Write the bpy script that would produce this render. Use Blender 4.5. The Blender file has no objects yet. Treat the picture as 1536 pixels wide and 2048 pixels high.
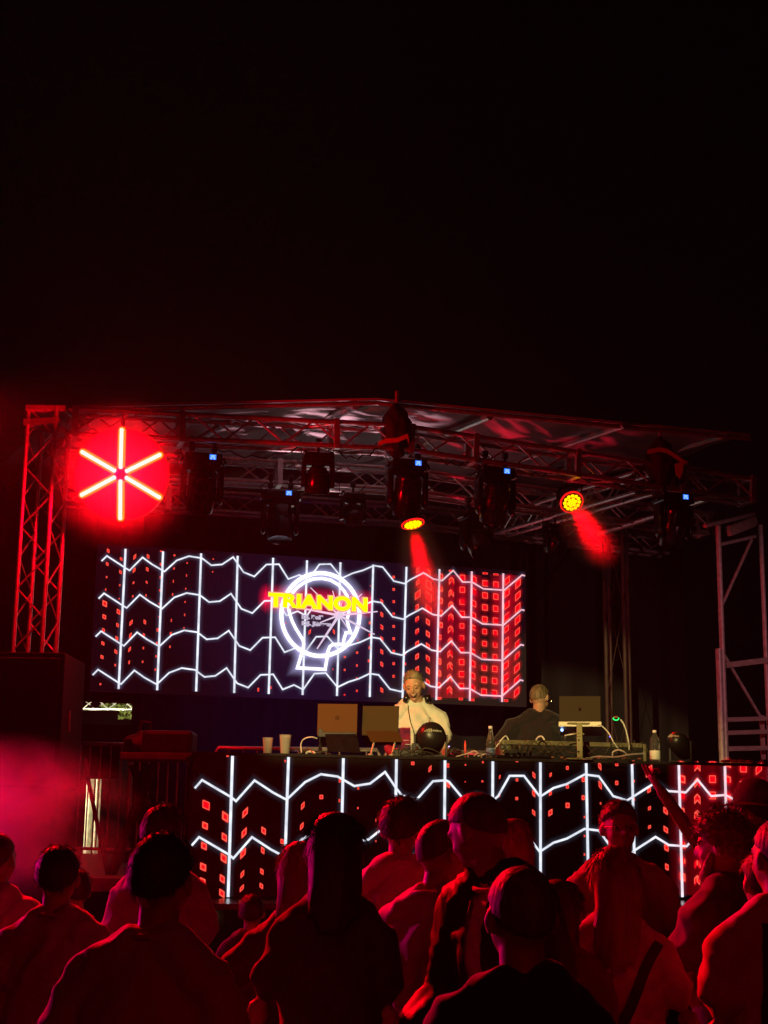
import bpy, bmesh, math, random
import numpy as np
from mathutils import Vector, Matrix, noise
from mathutils.bvhtree import BVHTree
random.seed(7)
R = math.radians
C = bpy.context.scene.collection
sc = bpy.context.scene

# ------------------------------------------------------------------ camera
FPX, CX, CY = 2950.0, 768.0, 1024.0
TH, RO = R(11.98), 0.0131
EYE = Vector((0, 0, 1.75))
Fd = Vector((0, math.cos(TH), math.sin(TH)))
U0 = Vector((0, -math.sin(TH), math.cos(TH)))
R0 = Vector((1, 0, 0))
Rc = R0 * math.cos(RO) + U0 * math.sin(RO)
Uc = U0 * math.cos(RO) - R0 * math.sin(RO)
cam_d = bpy.data.cameras.new('camera')
cam = bpy.data.objects.new('camera', cam_d); C.objects.link(cam)
cam_d.sensor_fit = 'VERTICAL'; cam_d.sensor_height = 24; cam_d.sensor_width = 18
cam_d.lens = FPX / 2048 * 24
cam_d.clip_start = 0.1; cam_d.clip_end = 2000
cam.matrix_world = Matrix(((Rc.x, Uc.x, -Fd.x, EYE.x), (Rc.y, Uc.y, -Fd.y, EYE.y), (Rc.z, Uc.z, -Fd.z, EYE.z), (0, 0, 0, 1)))
sc.camera = cam

# ------------------------------------------------------------------ world (night sky) and render
w = bpy.data.worlds.new('World'); sc.world = w; w.use_nodes = True
bg = w.node_tree.nodes['Background']
bg.inputs[0].default_value = (0.55, 0.30, 0.42, 1); bg.inputs[1].default_value = 0.0012
sc.view_settings.view_transform = 'Standard'; sc.view_settings.look = 'None'
sc.view_settings.exposure = 0; sc.view_settings.gamma = 1
sc.render.engine = 'CYCLES'
cy = sc.cycles
cy.use_denoising = True
cy.max_bounces = 5; cy.diffuse_bounces = 2; cy.glossy_bounces = 2; cy.transmission_bounces = 6
cy.transparent_max_bounces = 16; cy.volume_bounces = 0
cy.sample_clamp_indirect = 4; cy.volume_step_rate = 2.0
cy.caustics_reflective = False; cy.caustics_refractive = False

def ray(px, py):
    return (Fd + Rc * ((px - CX) / FPX) - Uc * ((py - CY) / FPX))
def P(px, py, Y):
    d = ray(px, py)
    return EYE + d * (Y / d.y)
def PZ(px, py, z):
    d = ray(px, py)
    return EYE + d * ((z - EYE.z) / d.z)
class VPlane:                                  # a vertical plane through two ground points; u along it, v up
    def __init__(s, a, b):
        s.a = Vector((a.x, a.y, 0)); b = Vector((b.x, b.y, 0))
        s.len = (b - s.a).length
        s.u = (b - s.a).normalized(); s.n = Vector((s.u.y, -s.u.x, 0))   # n faces the camera
    def uv(s, px, py):
        d = ray(px, py); t = (s.a - EYE).dot(s.n) / d.dot(s.n)
        p = EYE + d * t
        return ((p - s.a).dot(s.u), p.z)
    def at(s, u, v, off=0.0):
        return s.a + s.u * u + Vector((0, 0, v)) + s.n * off
    def hit(s, px, py, off=0.0):
        u, v = s.uv(px, py); return s.at(u, v, off)

# ------------------------------------------------------------------ materials
MATS = {}
def mat(name, col=(0.5, 0.5, 0.5), rough=0.6, metal=0.0, bump=0.0, bscale=80.0, var=0.0, vscale=6.0, spec=0.5,
        trans=0.0, coat=0.0, stretch=(1, 1, 1), sheen=0.0, ior=1.45):
    if name in MATS: return MATS[name]
    m = bpy.data.materials.new(name); m.use_nodes = True; nt = m.node_tree
    b = nt.nodes['Principled BSDF']
    b.inputs['Base Color'].default_value = (*col, 1); b.inputs['Roughness'].default_value = rough
    b.inputs['Metallic'].default_value = metal; b.inputs['Specular IOR Level'].default_value = spec
    b.inputs['Transmission Weight'].default_value = trans; b.inputs['Coat Weight'].default_value = coat
    b.inputs['Sheen Weight'].default_value = sheen; b.inputs['IOR'].default_value = ior
    tc = nt.nodes.new('ShaderNodeTexCoord'); mp = nt.nodes.new('ShaderNodeMapping')
    mp.inputs['Scale'].default_value = stretch
    nt.links.new(tc.outputs['Object'], mp.inputs[0])
    if var > 0:
        n = nt.nodes.new('ShaderNodeTexNoise'); n.inputs['Scale'].default_value = vscale; n.inputs['Detail'].default_value = 5
        nt.links.new(mp.outputs[0], n.inputs['Vector'])
        rmp = nt.nodes.new('ShaderNodeMapRange'); rmp.inputs['From Min'].default_value = .3; rmp.inputs['From Max'].default_value = .7
        rmp.inputs['To Min'].default_value = 1 - var; rmp.inputs['To Max'].default_value = 1 + var
        nt.links.new(n.outputs['Fac'], rmp.inputs[0])
        mx = nt.nodes.new('ShaderNodeVectorMath'); mx.operation = 'SCALE'
        mx.inputs[0].default_value = col; nt.links.new(rmp.outputs[0], mx.inputs['Scale'])
        nt.links.new(mx.outputs[0], b.inputs['Base Color'])
        r2 = nt.nodes.new('ShaderNodeMapRange'); r2.inputs['To Min'].default_value = max(0.03, rough - .12); r2.inputs['To Max'].default_value = min(1, rough + .12)
        nt.links.new(n.outputs['Fac'], r2.inputs[0]); nt.links.new(r2.outputs[0], b.inputs['Roughness'])
    if bump > 0:
        n2 = nt.nodes.new('ShaderNodeTexNoise'); n2.inputs['Scale'].default_value = bscale; n2.inputs['Detail'].default_value = 4
        nt.links.new(mp.outputs[0], n2.inputs['Vector'])
        bp = nt.nodes.new('ShaderNodeBump'); bp.inputs['Strength'].default_value = bump; bp.inputs['Distance'].default_value = 0.01
        nt.links.new(n2.outputs['Fac'], bp.inputs['Height']); nt.links.new(bp.outputs[0], b.inputs['Normal'])
    MATS[name] = m
    return m
def emis(name, col, strength):
    if name in MATS: return MATS[name]
    m = bpy.data.materials.new(name); m.use_nodes = True; nt = m.node_tree; nt.nodes.clear()
    e = nt.nodes.new('ShaderNodeEmission'); o = nt.nodes.new('ShaderNodeOutputMaterial')
    e.inputs[0].default_value = (*col, 1); e.inputs[1].default_value = strength
    nt.links.new(e.outputs[0], o.inputs[0]); MATS[name] = m
    return m
def glow_mat(name, col, strength, power=2.0):
    """Glow and bloom painted as emission that fades towards the edge of its strip (u across) - added to what the panel shows."""
    m = bpy.data.materials.new(name); m.use_nodes = True; nt = m.node_tree; nt.nodes.clear()
    N = nt.nodes.new; L = nt.links.new
    uv = N('ShaderNodeUVMap'); sp = N('ShaderNodeSeparateXYZ'); L(uv.outputs[0], sp.inputs[0])
    ax = N('ShaderNodeMath'); ax.operation = 'ABSOLUTE'; L(sp.outputs[0], ax.inputs[0])
    ay = N('ShaderNodeMath'); ay.operation = 'ABSOLUTE'; L(sp.outputs[1], ay.inputs[0])
    ln = N('ShaderNodeVectorMath'); ln.operation = 'LENGTH'
    cb = N('ShaderNodeCombineXYZ'); L(ax.outputs[0], cb.inputs[0]); L(ay.outputs[0], cb.inputs[1]); L(cb.outputs[0], ln.inputs[0])
    iv = N('ShaderNodeMath'); iv.operation = 'SUBTRACT'; iv.use_clamp = True; iv.inputs[0].default_value = 1; L(ln.outputs['Value'], iv.inputs[1])
    pw = N('ShaderNodeMath'); pw.operation = 'POWER'; L(iv.outputs[0], pw.inputs[0]); pw.inputs[1].default_value = power
    ml = N('ShaderNodeMath'); ml.operation = 'MULTIPLY'; L(pw.outputs[0], ml.inputs[0]); ml.inputs[1].default_value = strength
    e = N('ShaderNodeEmission'); e.inputs[0].default_value = (*col, 1); L(ml.outputs[0], e.inputs[1])
    t = N('ShaderNodeBsdfTransparent'); a = N('ShaderNodeAddShader'); o = N('ShaderNodeOutputMaterial')
    L(e.outputs[0], a.inputs[0]); L(t.outputs[0], a.inputs[1]); L(a.outputs[0], o.inputs[0])
    m.cycles.emission_sampling = 'NONE'
    MATS[name] = m
    return m

M_black = mat('black_powder_coat', (.012, .012, .013), .45, var=.3, vscale=30, bump=.05, bscale=200)
M_gloss = mat('black_gloss_plastic', (.010, .010, .011), .22, var=.2, vscale=15)
M_alu = mat('aluminium_tube', (.62, .60, .58), .34, metal=.75, var=.18, vscale=22, bump=.06, bscale=90)
M_steel = mat('galvanised_steel', (.42, .42, .40), .5, metal=.8, var=.3, vscale=25)
M_tarp = mat('roof_tarpaulin', (.42, .40, .41), .38, var=.15, vscale=2.5, bump=.9, bscale=2.2, stretch=(1, .45, 1))
M_cloth = mat('black_backdrop_cloth', (.012, .011, .016), .9, var=.35, vscale=3, bump=.8, bscale=5, stretch=(3, 3, .25))
M_deck = mat('stage_deck_black', (.02, .02, .021), .22, var=.3, vscale=12, bump=.1, bscale=60)
M_deck2 = mat('side_deck_plywood', (.10, .085, .065), .55, var=.35, vscale=7, bump=.15, bscale=40)
M_ground = mat('asphalt_ground', (.05, .05, .05), .85, var=.3, vscale=4, bump=.3, bscale=60)
M_scaff = mat('scaffold_steel', (.48, .46, .45), .5, metal=.3, var=.25, vscale=20)
M_plank = mat('scaffold_plank', (.36, .30, .27), .75, var=.3, vscale=9, stretch=(1, 1, 8), bump=.2, bscale=40)
M_strap = mat('yellow_strap', (.55, .50, .12), .7, var=.2, vscale=40)
M_wood = mat('table_wood', (.07, .05, .04), .6, var=.3, vscale=10)
def line_mat(name, x0, x1, pink, st=1.12):
    m = bpy.data.materials.new(name); m.use_nodes = True; nt = m.node_tree; nt.nodes.clear(); N = nt.nodes.new; L = nt.links.new
    tc = N('ShaderNodeTexCoord'); sp = N('ShaderNodeSeparateXYZ'); L(tc.outputs['Object'], sp.inputs[0])
    mr = N('ShaderNodeMapRange'); mr.inputs['From Min'].default_value = x0; mr.inputs['From Max'].default_value = x1; mr.interpolation_type = 'SMOOTHSTEP'; L(sp.outputs[0], mr.inputs[0])
    mx = N('ShaderNodeMix'); mx.data_type = 'RGBA'; L(mr.outputs[0], mx.inputs['Factor']); mx.inputs['A'].default_value = (.84, .89, 1.0, 1); mx.inputs['B'].default_value = (*pink, 1)
    nz = N('ShaderNodeTexNoise'); nz.inputs['Scale'].default_value = 9; nz.inputs['Detail'].default_value = 6; L(tc.outputs['Object'], nz.inputs['Vector'])
    m2 = N('ShaderNodeMapRange'); m2.inputs['From Min'].default_value = .3; m2.inputs['From Max'].default_value = .7; m2.inputs['To Min'].default_value = st * .72; m2.inputs['To Max'].default_value = st * 1.12; L(nz.outputs['Fac'], m2.inputs[0])
    e = N('ShaderNodeEmission'); L(mx.outputs['Result'], e.inputs[0]); L(m2.outputs[0], e.inputs[1]); o = N('ShaderNodeOutputMaterial'); L(e.outputs[0], o.inputs[0]); return m
E_panel = None

# ------------------------------------------------------------------ mesh collecting
def wm(o):
    m = Matrix.Identity(4)
    while o is not None:
        m = Matrix.LocRotScale(o.location, o.rotation_euler, o.scale) @ m
        o = o.parent
    return m
def tag(o, label=None, cat=None, group=None, kind=None):
    if label: o['label'] = label
    if cat: o['category'] = cat
    if group: o['group'] = group
    if kind: o['kind'] = kind
    return o
def thing(name, label, cat, loc=(0, 0, 0), group=None, rz=0.0):
    o = bpy.data.objects.new(name, None); C.objects.link(o); o.location = loc; o.rotation_euler = (0, 0, rz)
    o.empty_display_size = .1
    return tag(o, label, cat, group)
def frame_of(d):
    d = d.normalized(); a = Vector((0, 0, 1)) if abs(d.z) < .9 else Vector((1, 0, 0))
    x = a.cross(d).normalized(); return x, d.cross(x)
class MB:
    def __init__(s): s.v = []; s.f = []; s.uv = None
    def add(s, vs, fs):
        n = len(s.v); s.v += [Vector(v) for v in vs]; s.f += [tuple(i + n for i in f) for f in fs]; return s
    def box(s, c, d, m=None):
        m = m or Matrix.Identity(3); c = Vector(c); hx, hy, hz = d[0] / 2, d[1] / 2, d[2] / 2
        vs = [c + m @ Vector((x * hx, y * hy, z * hz)) for x in (-1, 1) for y in (-1, 1) for z in (-1, 1)]
        return s.add(vs, [(0, 1, 3, 2), (4, 6, 7, 5), (0, 4, 5, 1), (2, 3, 7, 6), (0, 2, 6, 4), (1, 5, 7, 3)])
    def cbox(s, c, d, b=.01, m=None):                      # box with chamfered edges
        bm = bmesh.new(); bmesh.ops.create_cube(bm, size=1)
        for v in bm.verts: v.co = Vector((v.co.x * d[0], v.co.y * d[1], v.co.z * d[2]))
        bmesh.ops.bevel(bm, geom=bm.edges[:], offset=b, segments=2, affect='EDGES', profile=.6)
        m = m or Matrix.Identity(3); bm.verts.ensure_lookup_table()
        s.add([Vector(c) + m @ v.co for v in bm.verts], [[v.index for v in f.verts] for f in bm.faces]); bm.free(); return s
    def tube(s, a, b, r, r2=None, n=8, cap=True):
        a, b = Vector(a), Vector(b); r2 = r if r2 is None else r2; x, y = frame_of(b - a)
        vs = []
        for p, q in ((a, r), (b, r2)):
            vs += [p + x * (q * math.cos(2 * math.pi * i / n)) + y * (q * math.sin(2 * math.pi * i / n)) for i in range(n)]
        fs = [(i, (i + 1) % n, n + (i + 1) % n, n + i) for i in range(n)]
        if cap: fs += [tuple(reversed(range(n))), tuple(range(n, 2 * n))]
        return s.add(vs, fs)
    def path(s, pts, r, n=6):
        pts = [Vector(p) for p in pts]; vs = []; K = len(pts); px = None
        for k, p in enumerate(pts):
            t = (pts[min(k + 1, K - 1)] - pts[max(k - 1, 0)]).normalized()
            if px is None: px, _ = frame_of(t)
            px = (px - t * px.dot(t)).normalized(); py = t.cross(px)
            q = r[k] if isinstance(r, (list, tuple)) else r
            vs += [p + px * (q * math.cos(2 * math.pi * i / n)) + py * (q * math.sin(2 * math.pi * i / n)) for i in range(n)]
        fs = [(k * n + i, k * n + (i + 1) % n, (k + 1) * n + (i + 1) % n, (k + 1) * n + i) for k in range(K - 1) for i in range(n)]
        fs += [tuple(reversed(range(n))), tuple(range((K - 1) * n, K * n))]
        return s.add(vs, fs)
    def lathe(s, prof, c=(0, 0, 0), n=24, m=None):         # prof: (r, z)
        m = m or Matrix.Identity(3); c = Vector(c); vs = []
        for r, z in prof:
            vs += [c + m @ Vector((r * math.cos(2 * math.pi * i / n), r * math.sin(2 * math.pi * i / n), z)) for i in range(n)]
        K = len(prof)
        fs = [(k * n + i, k * n + (i + 1) % n, (k + 1) * n + (i + 1) % n, (k + 1) * n + i) for k in range(K - 1) for i in range(n)]
        fs += [tuple(reversed(range(n))), tuple(range((K - 1) * n, K * n))]
        return s.add(vs, fs)
    def ell(s, c, r, m=None, nu=20, nv=12):
        prof = [(max(1e-4, math.sin(math.pi * k / nv)), -math.cos(math.pi * k / nv)) for k in range(nv + 1)]
        m = m or Matrix.Identity(3); D = Matrix.Diagonal(Vector(r)).to_3x3()
        return s.lathe(prof, c, nu, m @ D)
    def build(s, name, material, parent=None, local=False, smooth=False, origin=None, col=None):
        me = bpy.data.meshes.new(name)
        o = bpy.data.objects.new(name, me); C.objects.link(o)
        if parent is not None: o.parent = parent
        if origin is not None:
            o.location = Vector(origin) if local else wm(parent).inverted() @ Vector(origin) if parent else Vector(origin)
        if local:
            off = Vector(origin) if origin is not None else Vector()
            vs = [v - off for v in s.v]
        else:
            inv = wm(o).inverted(); vs = [inv @ v for v in s.v]
        me.from_pydata(vs, [], s.f)
        if s.uv is not None:
            l = me.uv_layers.new(name='UVMap')
            for i, uv in enumerate(s.uv): l.data[i].uv = uv
        me.materials.append(material)
        if smooth:
            me.polygons.foreach_set('use_smooth', [True] * len(me.polygons))
            try: me.set_sharp_from_angle(angle=R(40))
            except Exception: pass
        me.update()
        return o
def copy_tree(o, parent=None, edit=None):
    c = o.copy(); C.objects.link(c); c.parent = parent
    for ch in list(o.children): copy_tree(ch, c)
    return c
def kids(o):
    out = []
    for c in o.children: out.append(c); out += kids(c)
    return out

# ------------------------------------------------------------------ geometry of the place
ZS = 1.20                                       # stage deck
BF = VPlane(P(388, 1650, 11.1), P(1536, 1655, 11.9))      # front of the DJ booth
BS = VPlane(P(190, 1240, 15.8), P(1045, 1280, 17.2))      # LED wall
ZT = BF.uv(460, 1508)[1]                        # booth top height
ZB = BF.uv(460, 1795)[1]                        # booth bottom = deck
ZS = ZB - .004

# ---- setting
g = MB(); g.add([(-150, -60, 0), (150, -60, 0), (150, 240, 0), (-150, 240, 0)], [(0, 1, 2, 3)])
tag(g.build('ground', M_ground), kind='structure')

# haze: one closed box of even air round everything
hz = MB(); hz.box((2, 10, 5.0), (60, 60, 12.0))
hm = bpy.data.materials.new('haze'); hm.use_nodes = True; nt = hm.node_tree; nt.nodes.clear()
pv = nt.nodes.new('ShaderNodeVolumePrincipled'); oo = nt.nodes.new('ShaderNodeOutputMaterial'); nt.links.new(pv.outputs[0], oo.inputs['Volume'])
pv.inputs['Color'].default_value = (.9, .9, .9, 1); pv.inputs['Density'].default_value = .0005; pv.inputs['Anisotropy'].default_value = .35
tag(hz.build('haze', hm), kind='stuff')

# ------------------------------------------------------------------ stage
def lp(pl, u0, u1, v0, v1, off0, off1):          # box in plane coordinates
    b = MB(); m = Matrix((pl.u, -pl.n, Vector((0, 0, 1)))).transposed()
    b.box(pl.at((u0 + u1) / 2, (v0 + v1) / 2, (off0 + off1) / 2), (abs(u1 - u0), abs(off1 - off0), abs(v1 - v0)), m)
    return b
ux = BF.uv(385, 1600)[0]
st = thing('stage', 'black stage platform with glossy deck carrying the glowing booth', 'stage', BF.at(ux, 0))
lip = lp(BF, ux - .2, 9.0, ZS - .04, ZS, -8.0, .78); lip.build('deck', M_deck, st)
lp(BF, ux - .2, 9.0, 0, ZS - .043, -8.0, .70).build('skirt', mat('stage_skirt', (.012, .012, .012), .9, bump=.6, bscale=6, stretch=(5, 5, .2)), st)
sl = MB(); p = BF.at(BF.uv(414, 1823)[0], ZS - .09, .715); sl.ell(p, (.018, .012, .014))
tag(sl.build('stage_light', emis('marker_bulb', (1, .72, .3), 6)), 'tiny warm bulb glowing on the dark stage front at left', 'light')
# left side platform, lower part of the stage wing
sp_ = thing('side_platform', 'low plywood platform with steel edge left of the booth under the barrier', 'platform', (-2.6, 14, 0))
zp = 1.32
d = MB(); d.box((-4.2, 16.2, zp - .03), (5.8 - .9, 8.8, .06)); d.build('deck', M_deck2, sp_)
d = MB(); d.box((-4.2, 11.78, zp - .05), (4.9, .035, .10)); d.build('edge_rail', M_steel, sp_)
d = MB(); d.box((-4.2, 16.2, (zp - .064) / 2), (4.8, 8.6, zp - .066)); d.build('skirt', M_black, sp_)

# ---- the DJ booth
uL, uR = BF.uv(383, 1650)[0], BF.len + .9
booth = thing('dj_booth', 'long black booth faced with a glowing screen of white lines and red squares', 'booth', BF.at(uL, ZS))
lp(BF, uL, uR, ZB, ZT - .012, -.10, 0).build('screen', mat('led_black_front', (.006, .005, .005), .4, var=.2, vscale=2), booth)
tt = lp(BF, uL - .02, uR + .02, ZT - .010, ZT + .012, -1.05, .015); tt.build('table_top', mat('booth_top', (.03, .028, .026), .45, var=.3, vscale=8), booth)
b = MB()
for u in (uL + .05, uL + 1.6, uL + 3.2, uR - .1):
    for o_ in (-.95,):
        q = BF.at(u, (ZS + ZT) / 2 - .01, o_); b.box(q, (.05, .05, ZT - ZS - .03))
b.build('rear_leg', M_black, booth)

# ribbon content on a screen
def ribbon(mb, pl, pts, wd, off):
    """mitred strip along (u,v) points with u-across UV (-1..1)"""
    n = len(pts); L = []; Rr = []
    for i, p in enumerate(pts):
        a = Vector(pts[max(i - 1, 0)]); c = Vector(pts[min(i + 1, n - 1)]); p = Vector(p)
        d1 = (p - a).normalized() if i else (c - p).normalized(); d2 = (c - p).normalized() if i < n - 1 else d1
        t = (d1 + d2).normalized(); nn = Vector((-t.y, t.x)); k = 1 / max(.45, nn.dot(Vector((-d1.y, d1.x))))
        ww = wd[i] if isinstance(wd, list) else wd
        L.append(p + nn * (ww / 2 * k)); Rr.append(p - nn * (ww / 2 * k))
    if mb.uv is None: mb.uv = []
    for i in range(n - 1):
        mb.add([pl.at(*L[i], off), pl.at(*Rr[i], off), pl.at(*Rr[i + 1], off), pl.at(*L[i + 1], off)], [(0, 1, 2, 3)])
        mb.uv += [(-1, 0), (1, 0), (1, 0), (-1, 0)]
def capsglow(mb, pl, a, b_, wd, off):
    ribbon(mb, pl, [a, b_], wd, off)

# red lit squares: filled core, bright outline, soft halo painted around as emission
E_fill = emis('led_red', (1.0, .002, .012), 1.0)
E_out = emis('led_red_bright', (1.0, .10, .06), 1.15)
G_red = glow_mat('led_red_halo', (1.0, .0, .015), .95, 1.5)
class Squares:
    def __init__(s): s.fill = MB(); s.out = MB(); s.gl = MB(); s.gl.uv = []
    def sq(s, pl, u, v, w, h, shear=0.0, k=1.0, fl=True, cut=None, spread=1.9):
        def pt(a, b, off): return pl.at(u + a * w / 2, v + b * h / 2 + shear * a * w / 2, off)
        if fl: s.fill.add([pt(-.8, -.8, .006), pt(.8, -.8, .006), pt(.8, .8, .006), pt(-.8, .8, .006)], [(0, 1, 2, 3)])
        t = .22 if w > .05 else .45
        for a0, b0, a1, b1 in ((-1, -1, 1, -1 + t), (-1, 1 - t, 1, 1), (-1, -1 + t, -1 + t, 1 - t), (1 - t, -1 + t, 1, 1 - t)):
            if cut and random.random() < cut: continue
            s.out.add([pt(a0, b0, .008), pt(a1, b0, .008), pt(a1, b1, .008), pt(a0, b1, .008)], [(0, 1, 2, 3)])
        if spread:
            q = spread; s.gl.add([pt(-q, -q, .004), pt(q, -q, .004), pt(q, q, .004), pt(-q, q, .004)], [(0, 1, 2, 3)])
            s.gl.uv += [(-1, -1), (1, -1), (1, 1), (-1, 1)]
    def build(s, parent):
        s.gl.build('red_square_halo', G_red, parent); s.fill.build('red_square_fill', E_fill, parent); s.out.build('red_square_outline', E_out, parent)

# booth picture: verticals, two wave rows, squares
def c7(X, Y): return (360 + X / 2.844, 1480 + Y / 2.844)
def c8(X, Y): return (860 + X / 2.272, 1480 + Y / 2.272)
lines = MB(); lines.uv = []
vb = [(465, 456), (577, 567), (686.5, 680), (792.5, 788), (889.5, 887), (985, 984), (1080, 1080.5), (1171.5, 1176.5), (1263, 1270), (1356.5, 1364), (1448.5, 1456), (1540, 1548)]
for xt, xb in vb:
    yt = 1507 + (xt - 465) * .0172
    a = BF.uv(xt, yt); c = BF.uv(xb, 1794)
    ribbon(lines, BF, [(a[0], ZT - .014), (c[0], c[1])], .021, .010)
w1 = [c7(*q) for q in ((83, 275), (125, 228), (290, 325), (318, 348), (423, 230), (530, 300), (605, 340), (710, 240), (800, 195), (895, 208), (990, 262), (1080, 248), (1165, 182), (1225, 270), (1260, 315), (1345, 338), (1437, 235))]
w1 += [c8(*q) for q in ((70, 183), (85, 190), (150, 268), (215, 250), (285, 275), (308, 255), (360, 163), (425, 163), (498, 258), (560, 218), (620, 200), (700, 157), (765, 165), (830, 255), (893, 275), (1020, 195), (1080, 232), (1160, 238), (1213, 180), (1275, 255), (1340, 250), (1383, 272), (1450, 300), (1540, 290))]
w1uv = [BF.uv(*q) for q in w1]
dv = BF.uv(400, 1555)[1] - BF.uv(396, 1669)[1]
ribbon(lines, BF, w1uv, .0165, .012)
ribbon(lines, BF, [(u - .006, v - dv) for u, v in w1uv], .0165, .012)
lines.build('white_lines', line_mat('led_white_front', 3.2, 4.4, (1.0, .62, .70)), booth)
gl = MB(); gl.uv = []
ribbon(gl, BF, w1uv, .10, .003); ribbon(gl, BF, [(u - .006, v - dv) for u, v in w1uv], .10, .0035)
for xt, xb in vb: ribbon(gl, BF, [(BF.uv(xt, 1507)[0], ZT - .014), BF.uv(xb, 1794)], .10, .003)
gl.build('white_line_halo', glow_mat('led_white_halo', (.55, .65, 1), .035, 1.5), booth)  # halo of the white lines, painted as faint glowing strips
S = Squares()
def fsq(x, y, wpx, hpx, sh=0.0, **k):
    u, v = BF.uv(x, y); m = 11.6 / FPX; S.sq(BF, u, v, wpx * m, hpx * m, sh, spread=k.pop('spread', 1.6), **k)
for X, Y, W, H, s_ in ((148, 370, 38, 42, -.4), (142, 487, 30, 34, -.4), (136, 603, 30, 34, -.4), (131, 722, 32, 36, -.4), (128, 805, 30, 34, -.4),
                       (257, 437, 34, 44, -.6), (252, 553, 28, 36, -.6), (248, 672, 32, 40, -.6), (240, 790, 26, 36, -.6), (238, 872, 28, 34, -.6),
                       (370, 413, 28, 36, 1.0), (364, 528, 26, 36, 1.0), (358, 645, 28, 36, 1.0), (354, 763, 18, 28, 1.0), (351, 843, 20, 24, 1.0),
                       (475, 516, 24, 32, -.6), (470, 628, 18, 30, -.6), (465, 748, 18, 26, -.6), (462, 830, 18, 24, -.6),
                       (580, 577, 18, 24, -.3), (575, 690, 16, 22, -.3), (572, 808, 14, 22, -.3), (570, 884, 16, 8, 0),
                       (698, 374, 18, 30, 1.0), (692, 490, 18, 28, 1.0), (688, 604, 18, 28, 1.0), (803, 324, 20, 22, 0), (801, 434, 20, 20, 0),
                       (908, 232, 10, 18, 0), (906, 345, 8, 16, 0), (1013, 275, 10, 12, 0), (1011, 387, 8, 10, 0), (1009, 501, 8, 9, 0), (270, 90, 12, 12, 0), (598, 120, 8, 12, 0),
                       (1113, 456, 5, 16, 0), (1113, 575, 6, 9, 0), (1323, 133, 18, 18, 0), (1421, 164, 16, 26, 1.0), (1523, 145, 14, 22, 0), (1523, 252, 16, 30, -.3)):
    fsq(*c7(X, Y), W / 2.844, H / 2.844, s_)
for X, Y, W, H, s_ in ((83, 207, 13, 18, -.4), (160, 113, 6, 7, 0), (159, 190, 4, 5, 0), (239, 101, 7, 9, 0), (237, 188, 8, 8, 0), (316, 168, 7, 14, 1), (315, 250, 7, 14, 1),
                       (394, 94, 12, 12, 0), (394, 181, 11, 13, 0), (393, 266, 12, 13, 0), (471, 160, 13, 22, -.8), (470, 243, 13, 24, -.8), (470, 330, 14, 20, -.8),
                       (547, 158, 10, 16, .6), (546, 243, 12, 16, .6), (546, 330, 18, 24, .6), (623, 127, 12, 16, 0), (623, 212, 13, 16, 0), (624, 297, 18, 22, 0),
                       (697, 94, 16, 8, 0), (695, 180, 14, 20, 0), (695, 262, 14, 20, 0), (701, 350, 7, 9, 0), (701, 436, 6, 9, 0), (701, 520, 7, 9, 0),
                       (770, 118, 14, 28, -1), (772, 205, 14, 28, -1), (774, 288, 6, 10, 0), (847, 110, 14, 16, 0), (847, 195, 14, 18, 0),
                       (923, 102, 12, 16, 0), (924, 187, 10, 12, 0), (925, 270, 10, 12, 0), (927, 355, 9, 12, 0), (994, 142, 30, 40, .7), (994, 228, 16, 20, .5), (996, 310, 13, 16, .4), (996, 395, 13, 14, .4),
                       (1068, 240, 26, 34, -.7), (1069, 322, 20, 26, -.6), (1070, 407, 20, 24, -.6), (1073, 490, 20, 26, -.4), (1075, 577, 16, 26, -.4), (1080, 640, 8, 22, -.3)):
    fsq(*c8(X, Y), W / 2.272, H / 2.272, s_)
for cx_, wq in ((1146, 26), (1213, 28), (1282, 32), (1352, 28), (1422, 32), (1492, 30), (1560, 30)):
    for k in range(8):
        y0 = {1146: 104, 1213: 120, 1282: 104, 1352: 106, 1422: 130, 1492: 132, 1560: 120}[cx_] + 74 * k
        sh = {1146: -.25, 1352: -.3, 1492: .8, 1560: .7}.get(cx_, 0)
        if cx_ == 1213:
            fsq(*c8(cx_ - 7, y0), 6.5, 15, 1.0, cut=.25); fsq(*c8(cx_ + 7, y0), 6.5, 15, -1.0, cut=.25)
        else: fsq(*c8(cx_, y0), wq * (.7 if k in (3, 4) else 1) / 2.272, (12 if k == 0 and cx_ in (1146, 1282) else 34) / 2.272, sh, cut=.15, spread=2.1)
S.build(booth)
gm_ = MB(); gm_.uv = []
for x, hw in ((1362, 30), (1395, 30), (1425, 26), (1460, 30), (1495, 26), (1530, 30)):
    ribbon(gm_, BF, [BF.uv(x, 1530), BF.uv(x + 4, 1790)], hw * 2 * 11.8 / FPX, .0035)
gm_.build('red_ground_light', glow_mat('led_red_ground_front', (1.0, .0, .02), .12, 1.0), booth)

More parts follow.
